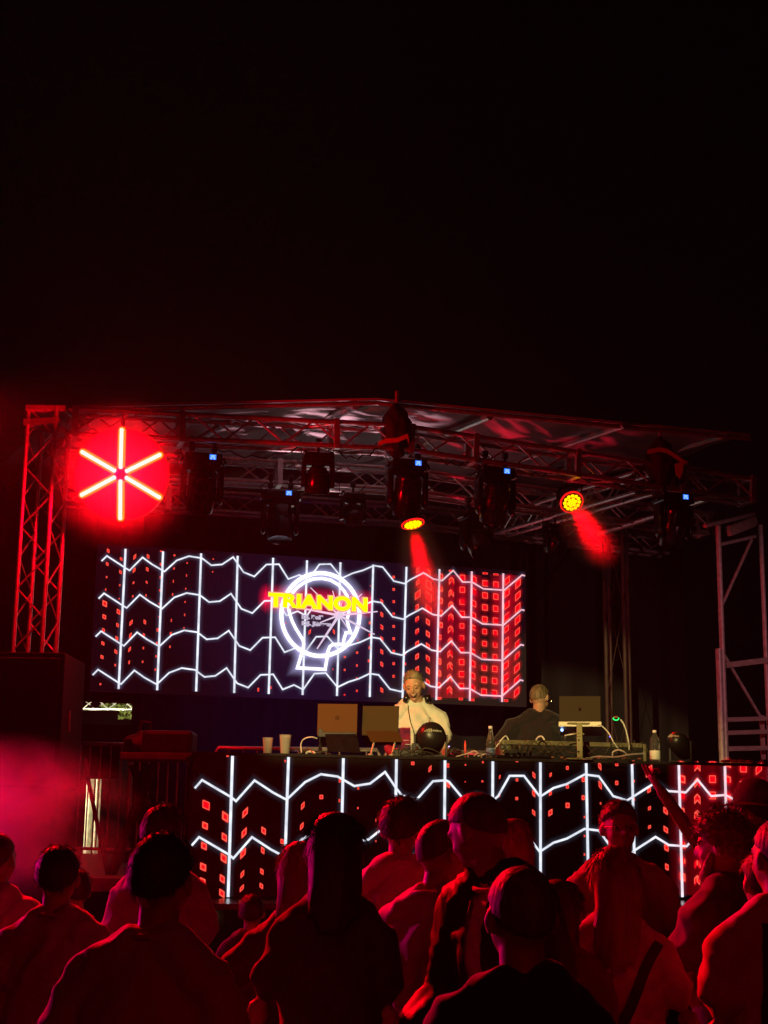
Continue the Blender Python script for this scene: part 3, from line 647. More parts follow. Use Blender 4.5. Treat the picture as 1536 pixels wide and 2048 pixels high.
# ------------------------------------------------------------------ hanging lights
def make_moving_head(name='moving_head', big=True):
    root = thing(name, None, None); root.location = (0, 0, 0)
    m = MB()
    for sx in (-.1, .1):
        m.tube((sx, 0, -.01), (sx, 0, -.12), .012); m.lathe([(.035, -.02), (.035, .02)], (sx, 0, .02), 14, Matrix.Rotation(R(90), 3, 'Y'))
        m.cbox((sx, 0, -.06), (.05, .05, .05), .008)
    m.path([(-.08, .03, -.1), (-.14, .05, -.02), (-.2, .05, -.06), (-.17, .03, -.14)], .006)
    m.build('clamp', M_black, root, local=True)
    m = MB(); m.cbox((0, 0, -.165), (.33, .22, .10), .02); m.cbox((0, 0, -.225), (.15, .15, .03), .01)
    for sx in (-.176, .176): m.path([(sx, -.06, -.15), (sx * 1.12, -.06, -.19), (sx * 1.12, .06, -.19), (sx, .06, -.15)], .011)
    bs = m.build('base', M_gloss, root, local=True)
    m = MB(); m.box((.075, -.1125, -.155), (.058, .003, .046)); dsp = m.build('display', emis('display_blue', (.02, .17, 1.0), 1.5), root, local=True)
    m = MB()
    for zz, ww in ((-.142, .04), (-.150, .03), (-.158, .044)): m.box((.075, -.1145, zz), (ww, .001, .0035))
    m.box((.06, -.1145, -.170), (.014, .001, .007)); m.box((.088, -.1145, -.170), (.014, .001, .007))
    m.build('display_text', emis('display_white', (.5, .75, 1), 1.2), dsp, local=True)
    m = MB()
    for sx in (-1, 1):
        m.cbox((sx * .165, 0, -.36), (.05, .13, .28), .018); m.ell((sx * .165, 0, -.50), (.028, .065, .06))
    m.cbox((0, 0, -.245), (.36, .13, .045), .014)
    m.build('yoke', M_gloss, root, local=True, smooth=True)
    piv = (0, 0, -.43)
    m = MB(); prof_ = [(.02, .19), (.09, .185), (.115, .16), (.118, .05), (.128, .0), (.128, -.10), (.118, -.19), (.112, -.20), (.10, -.195)]
    m.lathe([(r_, z_) for r_, z_ in prof_][::-1], piv, 28)
    for k in range(5): m.lathe([(.121, .135 - .02 * k), (.124, .128 - .02 * k), (.121, .121 - .02 * k)], piv, 28)
    m.cbox((piv[0], -.10, piv[2] + .08), (.15, .05, .14), .012)
    hd = m.build('head', M_gloss, root, local=True, smooth=True, origin=piv)
    m = MB(); m.lathe([(.02, -.188), (.104, -.192), (.104, -.184), (.02, -.184)][::-1], (0, 0, 0), 24)
    ln_ = m.build('lens', mat('lens_glass', (.08, .07, .08), .06, coat=1.0), None, local=True, smooth=True); ln_.parent = hd
    return root
def make_small_head():
    root = thing('wash_light', None, None); root.location = (0, 0, 0)
    m = MB(); m.tube((0, 0, -.01), (0, 0, -.09), .011); m.lathe([(.03, -.02), (.03, .02)], (0, 0, .015), 12, Matrix.Rotation(R(90), 3, 'Y'))
    m.path([(.01, 0, -.10), (.10, .03, -.03), (.16, .03, .04)], .005); m.path([(-.01, 0, -.10), (-.13, .03, -.08), (-.14, .03, .03)], .005); m.build('clamp', M_black, root, local=True)
    m = MB(); m.cbox((0, 0, -.12), (.24, .17, .075), .014)
    for sx in (-.105, .105): m.cbox((sx, 0, -.075), (.03, .05, .03), .006)
    m.build('base', M_gloss, root, local=True)
    m = MB()
    for sx in (-1, 1): m.cbox((sx * .112, 0, -.25), (.035, .10, .22), .014)
    m.cbox((0, 0, -.168), (.25, .10, .03), .01); m.build('yoke', M_gloss, root, local=True, smooth=True)
    piv = (0, 0, -.29)
    m = MB(); m.lathe([(.095, -.10), (.10, -.09), (.10, -.02), (.085, .06), (.06, .10), (.01, .105)], piv, 24)
    for k in range(4): m.lathe([(.09, .0 + .015 * k), (.094, .005 + .015 * k), (.088, .01 + .015 * k)], piv, 24)
    hd = m.build('head', M_gloss, root, local=True, smooth=True, origin=piv)
    m = MB(); m.lathe([(.092, -.103), (.02, -.105)], (0, 0, 0), 24)
    for k in range(7): m.ell((.055 * math.cos(k * .9), .055 * math.sin(k * .9), -.104), (.02, .02, .008), nu=8, nv=4)
    l_ = m.build('lens', MATS['lens_glass'], None, local=True, smooth=True); l_.parent = hd
    return root
mh = make_moving_head(); wl = make_small_head()
GM = 'black moving lights hung from the roof trusses'
def hang(proto, first, px, pyt, Y, s_, yaw, tilt, roll_, label, display=True, kind='moving light'):
    o = proto if first else copy_tree(proto)
    o.location = P(px, pyt, Y); o.rotation_euler = (0, 0, R(yaw)); o.scale = (s_,) * 3
    for c in o.children:
        if c.name.startswith('head'): c.rotation_euler = (R(tilt), 0, 0)
        if c.name.startswith('yoke'): pass
    if not display:
        for c in list(o.children):
            if c.name.startswith('display'):
                for d_ in list(c.children): bpy.data.objects.remove(d_)
                bpy.data.objects.remove(c)
    tag(o, label, kind, GM); return o
hang(mh, False, 407, 885, 12.75, 1.0, 14, 30, 0, 'moving light with small blue display, nearest the red asterisk lamp', True)
hang(mh, False, 562, 960, 14.4, 1.0, 8, -14, 0, 'moving light with small blue display hung over the head sign, left of centre', True)
hang(mh, False, 815, 898, 13.25, 1.0, 14, 22, 0, 'moving light with blue display directly above the small red lamp', True)
hang(mh, False, 990, 914, 13.45, 1.0, 18, 30, 0, 'moving light with blue display between the two red lit lamps', True)
hang(mh, False, 1345, 966, 14.0, 1.0, 20, 20, 0, 'moving light with blue display at the far right of the front truss', True)
hang(mh, False, 953, 1005, 14.9, .92, 25, -35, 0, 'moving light without display whose pale lens points down at right', False)
hang(wl, False, 637, 888, 12.95, 1.15, 10, 20, 0, 'small moving light without display hanging in front of the pale roof patch', False)
hang(wl, False, 706, 972, 14.6, 1.0, 20, -38, 0, 'small moving light with tilted head left of the ridge, above the sign', False)
hang(wl, True, 1110, 1035, 15.6, 1.0, 25, 30, 0, 'dim small moving light below the round red lamp', False)
for c in kids(mh) + [mh]: bpy.data.objects.remove(c)

# LED par lamps
E_cell = emis('par_cell_yellow', (1.0, .46, .0), 2.4); E_par_halo = emis('par_halo_red', (1, .01, .01), 1.2)
def par_lamp(px, py, Y, aim, label, top):
    c = P(px, py, Y); d = aim.normalized(); root = thing('par_lamp', label, 'spotlight', c, 'red lit par lamps on the trusses')
    z = -d; x = z.cross(Vector((0, 1, .1))).normalized(); y = z.cross(x); M = Matrix((x, y, z)).transposed()
    m = MB(); m.lathe([(.104, .0), (.108, .02), (.108, .10), (.095, .17), (.06, .21), (.01, .215)], c, 28, M)
    for k in range(5): m.lathe([(.098, .11 + .016 * k), (.104, .116 + .016 * k), (.096, .122 + .016 * k)], c, 28, M)
    m.build('housing', M_gloss, root, smooth=True)
    m = MB(); m.lathe([(.120, .012), (.118, .0), (.001, .002)], c, 28, M); m.build('face', E_par_halo, root)  # red glowing disc, oversized to stand in for the halo round the lens
    m = MB()
    cells = [(0, 0)] + [(.036 * math.cos(R(60 * k)), .036 * math.sin(R(60 * k))) for k in range(6)] + [(.073 * math.cos(R(30 * k + 15)), .073 * math.sin(R(30 * k + 15))) for k in range(12)]
    for a, b_ in cells: m.ell(c + M @ Vector((a, b_, -.002)), (.0185, .0185, .010), M, nu=10, nv=6)
    m.build('led_cells', E_cell, root, smooth=True)
    m = MB(); t = P(*top, Y); hz_ = .09
    for sx in (-1, 1): m.path([c + z * hz_ + x * (sx * .112), c + z * hz_ + x * (sx * .135) + Vector((0, 0, .06)), t + Vector((sx * .11, 0, -.06)), t], .010)
    m.build('bracket', M_black, root)
    ld = bpy.data.lights.new('par_beam', 'SPOT'); ld.color = (1, .0, .004); ld.energy = 1250; ld.spot_size = R(20); ld.spot_blend = 1.0; ld.shadow_soft_size = .07
    lo = bpy.data.objects.new('par_beam', ld); C.objects.link(lo); lo.parent = root; lo.location = wm(root).inverted() @ (c + d * .04)
    lo.rotation_euler = M.to_euler()
    return root, lo
def aim_from(px, py, Y, qx, qy, QY): return P(qx, qy, QY) - P(px, py, Y)
par1, pl1 = par_lamp(826, 1049, 14.4, aim_from(826, 1049, 14.4, 880, 1290, 14.1), 'small half-hidden par lamp lit yellow-red, beam falling on the wave screen', (818, 985))
par2, pl2 = par_lamp(1144, 1005, 14.0, aim_from(1144, 1005, 14.0, 1262, 1190, 12.7), 'round par lamp lit yellow-red right of centre, beam falling to the right', (1135, 930))

for pts, Yc, lb in (([(430, 895), (470, 912), (520, 915), (575, 905), (610, 892)], 12.9, 'black cable sagging under the front truss from the light nearest the asterisk lamp'), ([(660, 893), (690, 925), (720, 932), (748, 915), (757, 897)], 13.0, 'black cable loop under the front truss left of the bagged hoist'),
                    ([(860, 905), (885, 930), (920, 935), (945, 922), (960, 912)], 13.4, 'black cable sagging between the two central lights with displays'), ([(1030, 925), (1060, 950), (1095, 952), (1125, 935)], 13.7, 'black cable sagging towards the round red lamp'), ([(1180, 945), (1220, 968), (1265, 972), (1310, 962)], 13.9, 'black cable sagging between the round red lamp and the far right light')):
    m = MB(); pp = [P(x, y, Yc) for x, y in pts]; pp = [pp[0].lerp(pp[-1], k / 12) - Vector((0, 0, .10 * math.sin(math.pi * k / 12) + .02 * math.sin(k * 2.1))) for k in range(13)]
    m.path(pp, .008, n=6); tag(m.build('truss_cable', M_gloss, smooth=True), lb, 'cable', 'cables under the front truss')
# hoist covers and straps
def hoist(px, py, Y, label, strap):
    root = thing('chain_hoist', label, 'hoist', P(px, py, Y), 'bagged hoists on the front truss')
    m = MB(); c = P(px, py, Y)
    bm = bmesh.new(); bmesh.ops.create_icosphere(bm, subdivisions=4, radius=1)
    for v in bm.verts:
        p = v.co; k = 1 + .16 * noise.noise(p * 2.3) + .06 * noise.noise(p * 7)
        v.co = Vector((p.x * .145 * k, p.y * .15 * k, p.z * .24 * k * (1.1 if p.z < 0 else 1)))
    m.add([c + v.co for v in bm.verts], [[v.index for v in f.verts] for f in bm.faces]); bm.free()
    m.build('cover', mat('hoist_bag', (.018, .015, .016), .8, bump=.6, bscale=14), root, smooth=True)
    m = MB(); m.tube(c + Vector((0, 0, .2)), c + Vector((0, 0, .38)), .02); m.build('hook', M_steel, root)
    for pts in strap:
        m = MB(); pp = [P(x, y, Y - .2) for x, y in pts]; vs = []; w_ = .022
        for p in pp: vs += [p + Vector((0, 0, w_)), p - Vector((.004, 0, w_)), p + Vector((0, .006, -w_)), p + Vector((0, .006, w_))]
        fs = []
        for k in range(len(pp) - 1):
            for i in range(4): fs.append((4 * k + i, 4 * k + (i + 1) % 4, 4 * k + 4 + (i + 1) % 4, 4 * k + 4 + i))
        m.add(vs, fs); m.build('strap', M_strap, root)
hoist(793, 862, 13.15, 'black bagged chain hoist at the roof ridge tied with a yellow-green strap', [[(755, 915), (757, 888), (770, 882), (795, 880), (815, 872), (818, 884)]])
hoist(1322, 925, 14.0, 'black bagged hoist with a hanging yellow cloth at the right', [[(1295, 904), (1318, 899), (1335, 902), (1362, 920), (1378, 930)]])
m = MB(); a = [P(*q, 13.75) for q in ((1349, 928), (1368, 922), (1366, 940), (1360, 957), (1352, 948))]
m.add(a + [p + Vector((0, .012, 0)) for p in a], [(0, 1, 2, 3, 4), (9, 8, 7, 6, 5)] + [(i, 5 + i, 5 + (i + 1) % 5, (i + 1) % 5) for i in range(5)])
tag(m.build('yellow_cloth', M_strap), 'small yellow-green cloth flap hanging beside the right bagged hoist', 'cloth')

# ------------------------------------------------------------------ speakers, barriers, lit things at left
GP = 'stacked black loudspeakers'
px0 = P(-70, 1500, 11.8)
for k, (z0, z1, lb) in enumerate(((0.0, .98, 'lowest black loudspeaker of the stack at the left edge, hidden in smoke'), (.985, 2.0, 'middle black loudspeaker of the stack at the left edge'), (2.005, 3.02, 'topmost black loudspeaker of the stack, below the lattice tower'))):
    xl, xr = P(-120, 1400, 11.4).x, P(128, 1400, 11.4).x
    root = thing('loudspeaker', lb, 'loudspeaker', ((xl + xr) / 2, 11.4, z0), GP)
    m = MB(); m.cbox(((xl + xr) / 2, 11.75, (z0 + z1) / 2), (xr - xl, .8, z1 - z0 - .005), .012); m.build('cabinet', mat('speaker_black', (.004, .004, .004), .8, spec=.2), root)
    m = MB(); m.cbox(((xl + xr) / 2, 11.345, (z0 + z1) / 2), (xr - xl - .08, .02, z1 - z0 - .09), .006); m.build('grille', mat('grille_mesh', (.006, .006, .006), .7, bump=.8, bscale=260), root)
    for sx in (-1, 1):
        m = MB(); m.path([((xl + xr) / 2 + sx * (xr - xl) / 2 + sx * .004, 11.6, (z0 + z1) / 2 + q) for q in (-.08, .08)], .012); m.build('handle', M_steel, root)

def barrier(px0, py0, px1, py1, Y0, Y1, zf, label, nb=12, name='crowd_barrier'):
    a, c = P(px0, py0, Y0), P(px1, py1, Y1); root = thing(name, label, 'barrier', (a.x, a.y, zf), 'steel barriers')
    m = MB(); h = a.z - zf; rr = .021
    bz = Vector((0, 0, h - .16)); m.path([a - bz, a - Vector((0, 0, .06)), a + (c - a) * .02, c - (c - a) * .02, c - Vector((0, 0, .06)), c - bz], rr, n=8); m.tube(a - bz, c - bz, rr * .8)
    m.build('frame', M_steel, root, smooth=True)
    m = MB()
    for k in range(1, nb): q = a.lerp(c, k / nb); m.tube(q, q - bz, .008, n=6, cap=False)
    m.build('bars', M_steel, root, smooth=True)
    for t in (.12, .88):
        q = a.lerp(c, t); m = MB(); m.tube(q - bz, q - Vector((0, 0, h)), .018); m.cbox(q - Vector((0, 0, h - .01)), (.05, .5, .02), .004); m.build('foot', M_steel, root)
    return root
barrier(160, 1487, 265, 1489, 15.3, 15.2, zp, 'steel barrier with vertical bars standing before the lit strips at left', 5)
barrier(262, 1500, 395, 1506, 15.0, 14.8, zp, 'dim steel barrier with vertical bars beside the booth, behind the dark table', 7)
barrier(430, 1496, 760, 1500, 14.0, 14.4, ZS, 'pale steel guard rail behind the cups and laptops', 12, 'guard_rail')
barrier(770, 1501, 990, 1506, 14.4, 14.8, ZS, 'steel guard rail partly hidden behind the laughing DJ', 8, 'guard_rail')
# lit wall far behind and its lamp
rt = thing('lit_wall', 'pale brick pillar far behind the barrier lit by a warm lamp', 'wall', (P(175, 1600, 26).x, 26, 0))
for x0, x1, y0, y1 in ((166, 183, 1512, 1706), (185, 197, 1512, 1706)):
    a, c = P(x0, y1, 26), P(x1, y0, 26); m = MB(); m.box(((a.x + c.x) / 2, 26.2, (c.z) / 2), (abs(c.x - a.x), .4, c.z)); m.build('pillar', mat('pale_brick', (.62, .62, .48), .85, var=.55, vscale=2.2, stretch=(1, 1, 3)), rt)
ad = bpy.data.lights.new('yard_lamp', 'AREA'); ad.energy = 160; ad.color = (1, .9, .55); ad.size = .5
lampr = thing('yard_lamp', 'out-of-sight warm lamp washing the pale pillar', 'lamp', (P(175, 1600, 24).x + .1, 24.6, 2.7))
ao = bpy.data.objects.new('yard_glow', ad); C.objects.link(ao); ao.parent = lampr; ao.rotation_euler = (R(80), 0, 0)
m = MB(); m.cbox((0, -.05, 0), (.55, .06, .55), .02); m.build('housing', M_black, lampr, local=True)
# lit truss with leaves in the gap under the screen
truss_between('ground_truss', 'short pale-lit truss seen through the gap left of the screen foot', P(140, 1407, 19.0), P(292, 1409, 19.2), .135, rc=.011, rd=.0085, step=.15)
m = MB()
for k in range(900):
    t = random.random(); x = 205 + 95 * t; y = 1394 + 24 * random.random()
    if random.random() < .2: y = 1420 + 17 * random.random(); x = 238 + 55 * random.random()
    c = P(x, y, 19.5 + random.random() * .7); a_ = Vector((random.uniform(-1, 1), random.uniform(-1, 1), random.uniform(-1, 1))).normalized() * .035; b_ = a_.cross(Vector((random.random(), .5, random.random()))).normalized() * .016
    m.add([c - a_, c + b_, c + a_, c - b_], [(0, 1, 2, 3)])
tag(m.build('shrub_leaves', mat('leaf', (.16, .20, .05), .6)), 'lit leafy shrub showing behind the short pale truss', 'shrub', kind='stuff')
ad = bpy.data.lights.new('garden_lamp', 'SPOT'); ad.energy = 260; ad.color = (1, .95, .62); ad.spot_size = R(40); ad.shadow_soft_size = .05
lampr = thing('garden_lamp', 'hidden warm garden lamp behind the cloth at left', 'lamp', P(225, 1470, 17.9))
ao = bpy.data.objects.new('garden_glow', ad); C.objects.link(ao); ao.parent = lampr
ao.rotation_euler = (P(225, 1402, 19.2) - P(225, 1470, 17.9)).to_track_quat('-Z', 'Y').to_euler()
m = MB(); m.lathe([(.05, 0), (.06, -.02), (.06, -.1), (.02, -.13)][::-1], (0, -.03, -.03), 16); m.build('housing', M_black, lampr, local=True)

# dark gear table with crossed legs
gt = thing('gear_table', 'dark folding table on crossed legs left of the booth, loaded with gear', 'table', (P(320, 1700, 12.6).x, 12.6, zp))
m = MB(); a, c = P(250, 1513, 12.6), P(388, 1517, 12.6); m.cbox((a + c) / 2, ((c - a).length, .5, .06), .01); m.build('table_top', M_wood, gt)
for a, c, r_ in (((168, 1518), (216, 1738), .018), ((305, 1530), (222, 1745), .045), ((265, 1530), (350, 1745), .035), ((380, 1530), (372, 1745), .025)):
    m = MB(); p, q = P(*a, 12.5), P(*c, 12.5); q.z = zp; m.tube(p, q, r_); m.build('leg', M_black, gt)
m = MB(); zt_ = P(320, 1512, 12.6).z + .0
m.cbox(P(340, 1487, 12.6), (.42, .38, .2), .03); m.build('mixer', M_black, None)
o = bpy.data.objects[-1] if False else [x for x in C.objects if x.name.startswith('mixer')][-1]
tag(o, 'dark boxy gear case on the table left of the booth', 'case')
m = MB(); c = P(288, 1488, 12.6); bm = bmesh.new(); bmesh.ops.create_icosphere(bm, subdivisions=3, radius=1)
for v in bm.verts: p = v.co; k = 1 + .3 * noise.noise(p * 1.9); v.co = Vector((p.x * .17 * k, p.y * .15 * k, p.z * .105 * k))
m.add([c + v.co for v in bm.verts], [[v.index for v in f.verts] for f in bm.faces]); bm.free()
m.path([c + Vector((-.05, -.02, .05)), c + Vector((-.02, -.04, .19)), c + Vector((.05, -.02, .18)), c + Vector((.06, 0, .07))], .012)
tag(m.build('gear_bag', mat('bag_nylon', (.02, .02, .022), .7, bump=.4, bscale=20), smooth=True), 'dark soft bag with a loop handle beside the gear case', 'bag')

# ------------------------------------------------------------------ things on the booth
ZTT = ZT + .012
def on_top(px, Y, z=ZTT):
    p = P(px, 1508, Y); return Vector((p.x, Y, z))
bn = BF.n; bu = BF.u
def cup(px, Y, h, r0, r1, fill, label, drink):
    c = on_top(px, Y); root = thing('plastic_cup', label, 'cup', c, 'plastic cups on the booth')
    m = MB(); m.lathe([(r0 * .9, .003), (r0, .0), (r1, h), (r1 + .003, h), (r1 + .002, h - .006), (r1 - .002, h - .008), (r0 - .002, .006), (.001, .006)], c, 28)
    m.build('cup_wall', mat('clear_plastic', (.85, .74, .68), .3, trans=.6, ior=1.2), root, smooth=True)
    m = MB(); rr = r0 + (r1 - r0) * fill; m.lathe([(.001, .009), (r0 - .004, .009), (rr - .004, h * fill), (.001, h * fill)], c, 28); m.build('drink', drink, root, smooth=True)
cup(535, 11.55, .135, .031, .041, .42, 'clear plastic cup half full of amber drink, left one of the two cups', mat('amber_drink', (.95, .40, .14), .3))
cup(570, 11.50, .155, .033, .046, .86, 'taller cloudy plastic cup nearly full, right of the cup with amber drink', mat('cloudy_drink', (.80, .66, .60), .35))

def laptop(px, py_top, py_bot, Y, wid, label, lid_mat, yaw, lean, standkind, logo):
    """lid back faces the crowd"""
    top = P(px, py_top, Y); bot = P(px, py_bot, Y); h = wid * .66
    cz = Matrix.Rotation(R(yaw), 3, 'Z')
    root = thing('laptop', label, 'laptop', bot, 'laptops on the booth')
    Ml = cz @ Matrix.Rotation(R(-lean), 3, 'X')
    hh = (top - bot).length
    m = MB(); m.cbox(bot + Ml @ Vector((0, 0, hh / 2)), (wid, .008, hh), .0035, Ml); lid = m.build('lid', lid_mat, root)
    m = MB(); m.box(bot + Ml @ Vector((0, .0055, hh / 2)), (wid * .94, .001, hh * .9), Ml); m.build('screen', emis('laptop_screen', (.5, .55, .7), .55), root)
    Mb = cz @ Matrix.Rotation(R(-14), 3, 'X')
    m = MB(); m.cbox(bot + Mb @ Vector((0, .12, -.008)), (wid, .235, .014), .004, Mb); m.build('keyboard_base', lid_mat, root)
    if logo == 'ring':
        m = MB(); q = bot + Ml @ Vector((0, -.0058, hh * .52)); Mo = Ml @ Matrix.Rotation(R(90), 3, 'X')
        n = 28; vs = []
        for r_ in (.017, .0145): vs += [q + Ml @ Vector((r_ * math.cos(2 * math.pi * i / n), 0, r_ * math.sin(2 * math.pi * i / n))) for i in range(n)]
        m.add(vs, [(i, (i + 1) % n, n + (i + 1) % n, n + i) for i in range(n)])
        def st(x0, z0, x1, z1, t=.0022):
            a = Vector((x0, 0, z0)); b_ = Vector((x1, 0, z1)); d = (b_ - a).normalized(); s_ = Vector((-d.z, 0, d.x)) * t / 2
            m.add([q + Ml @ (a - s_), q + Ml @ (b_ - s_), q + Ml @ (b_ + s_), q + Ml @ (a + s_)], [(0, 1, 2, 3)])
        st(-.008, -.006, -.003, .012); st(-.005, .004, -.001, .004); st(-.001, .004, -.003, -.006); st(.0, -.012, .005, .006); st(.004, .004, .009, .004); st(.009, .004, .006, -.005); st(.006, -.005, .002, -.005)
        m.build('emblem', mat('emblem_dark', (.012, .006, .004), .8, spec=.1), root)
    if logo == 'fruit':
        q = bot + Ml @ Vector((0, -.0058, hh * .50)); m = MB()
        pr = [(0, .010), (.004, .0125), (.009, .0115), (.0118, .0085), (.0085, .005), (.0085, .001), (.0118, -.003), (.009, -.010), (.005, -.0135), (0, -.012), (-.005, -.0135), (-.009, -.010), (-.012, -.002), (-.011, .007), (-.007, .0118), (-.003, .0118)]
        m.add([q] + [q + Ml @ Vector((x, 0, z)) for x, z in pr], [(0, i + 1, (i + 1) % len(pr) + 1) for i in range(len(pr))])
        m.add([q + Ml @ Vector((x, 0, z)) for x, z in ((.0, .014), (.001, .019), (.005, .021), (.004, .016))], [(0, 1, 2, 3)])
        m.build('emblem', mat('emblem_dark', (.012, .006, .004), .8, spec=.1), root)
    return root, bot, Mb
Y1 = 11.72
M_lid1 = mat('laptop_copper_lid', (.13, .052, .012), .6, spec=.12); M_lid2 = mat('laptop_sand_lid', (.060, .042, .013), .6, spec=.12)
M_lid3 = mat('laptop_grey_lid', (.042, .029, .013), .6, spec=.12)
l1, b1, mb1 = laptop(674, 1407, 1467, Y1, .315, 'copper brown laptop with round emblem on its lid, on a black stand', M_lid1, -3, 6, 'a', 'ring')
l2, b2, mb2 = laptop(760, 1410, 1464, Y1 - .02, .29, 'plain sand coloured laptop on a stand, between the brown laptop and the laughing DJ', M_lid2, -8, 12, 'a', None)
l3, b3, mb3 = laptop(1160, 1391, 1446, 11.9, .33, 'grey laptop with fruit emblem raised on a pale perforated pole', M_lid3, -10, 8, 'p', 'fruit')
def tray(bot, M, wid, name, label, m_, drop):
    root = thing(name, label, 'stand', (bot.x, bot.y, ZTT), 'stands under the laptops')
    m = MB()
    m.cbox(bot + M @ Vector((0, .12, -.024)), (wid, .25, .012), .003, M)
    m.cbox(bot + M @ Vector((0, -.004, -.008)), (wid, .012, .035), .003, M); m.build('tray', m_, root)
    return root
s1 = tray(b1, mb1, .30, 'laptop_stand', 'black folding stand carrying the copper brown laptop', M_black, 0)
for sx in (-1, 1):
    m = MB(); a = b1 + Vector((sx * .13, .02, -.02)); f = Vector((a.x, a.y - .10 + .0, ZTT)); m.path([a + Vector((0, .12, -.03)), f + Vector((0, .22, .01)), f], .009); m.tube(a + Vector((-.0, 0, .03)), Vector((a.x - .012, a.y - .02, ZTT)), .008)
    m.cbox(a + Vector((0, -.012, .03)), (.035, .01, .05), .004); m.build('leg', M_black, s1)
# sloping front flap of first stand (dark panel)
m = MB(); a, c, e_, f = P(650, 1468, 11.66), P(712, 1468, 11.66), P(722, 1506, 11.52), P(655, 1503, 11.52)
t_ = Vector((0, .012, 0)); m.add([a, c, e_, f, a + t_, c + t_, e_ + t_, f + t_], [(0, 1, 2, 3), (7, 6, 5, 4), (0, 4, 5, 1), (1, 5, 6, 2), (2, 6, 7, 3), (3, 7, 4, 0)]); m.build('front_panel', M_gloss, s1)
s2 = tray(b2, mb2, .28, 'laptop_stand', 'sand coloured tilted stand carrying the plain laptop', M_lid2, 0)
m = MB(); a, c, e_, f = P(731, 1462, 11.68), P(797, 1462, 11.68), P(806, 1484, 11.56), P(742, 1484, 11.56)
m.add([a, c, e_, f, a + t_, c + t_, e_ + t_, f + t_], [(0, 1, 2, 3), (7, 6, 5, 4), (0, 4, 5, 1), (1, 5, 6, 2), (2, 6, 7, 3), (3, 7, 4, 0)]); m.build('front_panel', M_lid2, s2)
for (x0, x1) in ((748, 741), (790, 783)):
    m = MB(); p, q = P(x0, 1484, 11.58), P(x1, 1507, 11.5); q.z = ZTT; m.tube(p, q, .008); m.ell(q + Vector((0, 0, .012)), (.022, .022, .012)); m.build('leg', mat('pale_grey_metal', (.55, .52, .42), .4, metal=.4), s2)
s3 = tray(b3, mb3, .34, 'laptop_stand', 'pale perforated pole stand carrying the grey laptop', mat('pale_grey_metal', (.55, .52, .42), .4), 0)
M_pole = mat('cream_pole', (.30, .26, .12), .45, var=.06, vscale=20)
m = MB(); a, c = P(1156, 1450, 11.78), P(1159, 1516, 11.55); a.y = c.y = 11.62; m.cbox(((a.x + c.x) / 2, 11.62, (P(1156, 1447, 11.62).z + ZTT) / 2), (.042, .03, P(1156, 1447, 11.62).z - ZTT), .004); m.build('pole', M_pole, s3)
m = MB()
for py in (1467, 1473, 1480, 1503):
    q = P(1157.5, py, 11.604)
    for sx in ((-.010, 0, .010) if py < 1478 else (0,)): m.box(q + Vector((sx, 0, 0)), (.005 if py < 1478 else .012, .003, .005 if py < 1478 else .012))
m.build('pole_hole', mat('hole_black', (.01, .01, .01), .9), s3)
m = MB(); m.tube(P(1146, 1467, 11.62), P(1168, 1468, 11.62), .006); m.cbox(P(1157, 1447, 11.66), (.17, .10, .012), .004); m.cbox((P(1157, 1500, 11.62).x, 11.66, ZTT + .006), (.2, .2, .010), .003); m.build('crossbar', M_pole, s3)

# black round lamp seen from behind (in front of the laughing DJ)
def round_lamp(px, py, Y, r_, label, yaw, tilt):
    c = P(px, py, Y); root = thing('drum_lamp', label, 'lamp', (c.x, c.y, ZTT), 'round black lamps standing on the booth')
    M = Matrix.Rotation(R(yaw), 3, 'Z') @ Matrix.Rotation(R(90 + tilt), 3, 'X')
    m = MB(); m.lathe([(r_ * .95, -.14), (r_, -.13), (r_ * 1.0, -.02), (r_ * .96, .03), (r_ * .84, .075), (r_ * .62, .105), (r_ * .3, .12), (.001, .122)], c, 40, M)
    m.build('shell', mat('black_satin_shell', (.014, .013, .012), .36), root, smooth=True)
    m = MB()
    for k in range(9):
        x = (k - 4) * r_ * .13; hgt = [.3, .8, 1, .9, .45, .5, .6, .4, .3][k] * .028
        m.box(c + M @ Vector((x, .01 + hgt * .2, .126 - abs(x) * .28)), (r_ * .07, hgt, .006), M)
    m.build('vent', mat('vent_metal', (.72, .68, .50), .35, metal=.5), root)
    m = MB(); zc = c.z
    for sx in (-1, 1):
        p = c + Matrix.Rotation(R(yaw), 3, 'Z') @ Vector((sx * r_ * 1.06, .02, 0)); m.cbox((p.x, p.y, (p.z + ZTT) / 2), (.016, .05, p.z - ZTT + .04), .004)
    m.cbox((c.x, c.y, ZTT + .012), (r_ * 2.1, .07, .018), .005); m.build('yoke', M_black, root)
round_lamp(862, 1474, 11.6, .118, 'large round black lamp with pale vents in front of the laughing DJ', 6, -14)
round_lamp(1358, 1487, 12.0, .085, 'round black lamp at the right end of the booth, beside the water bottle', -35, -20)

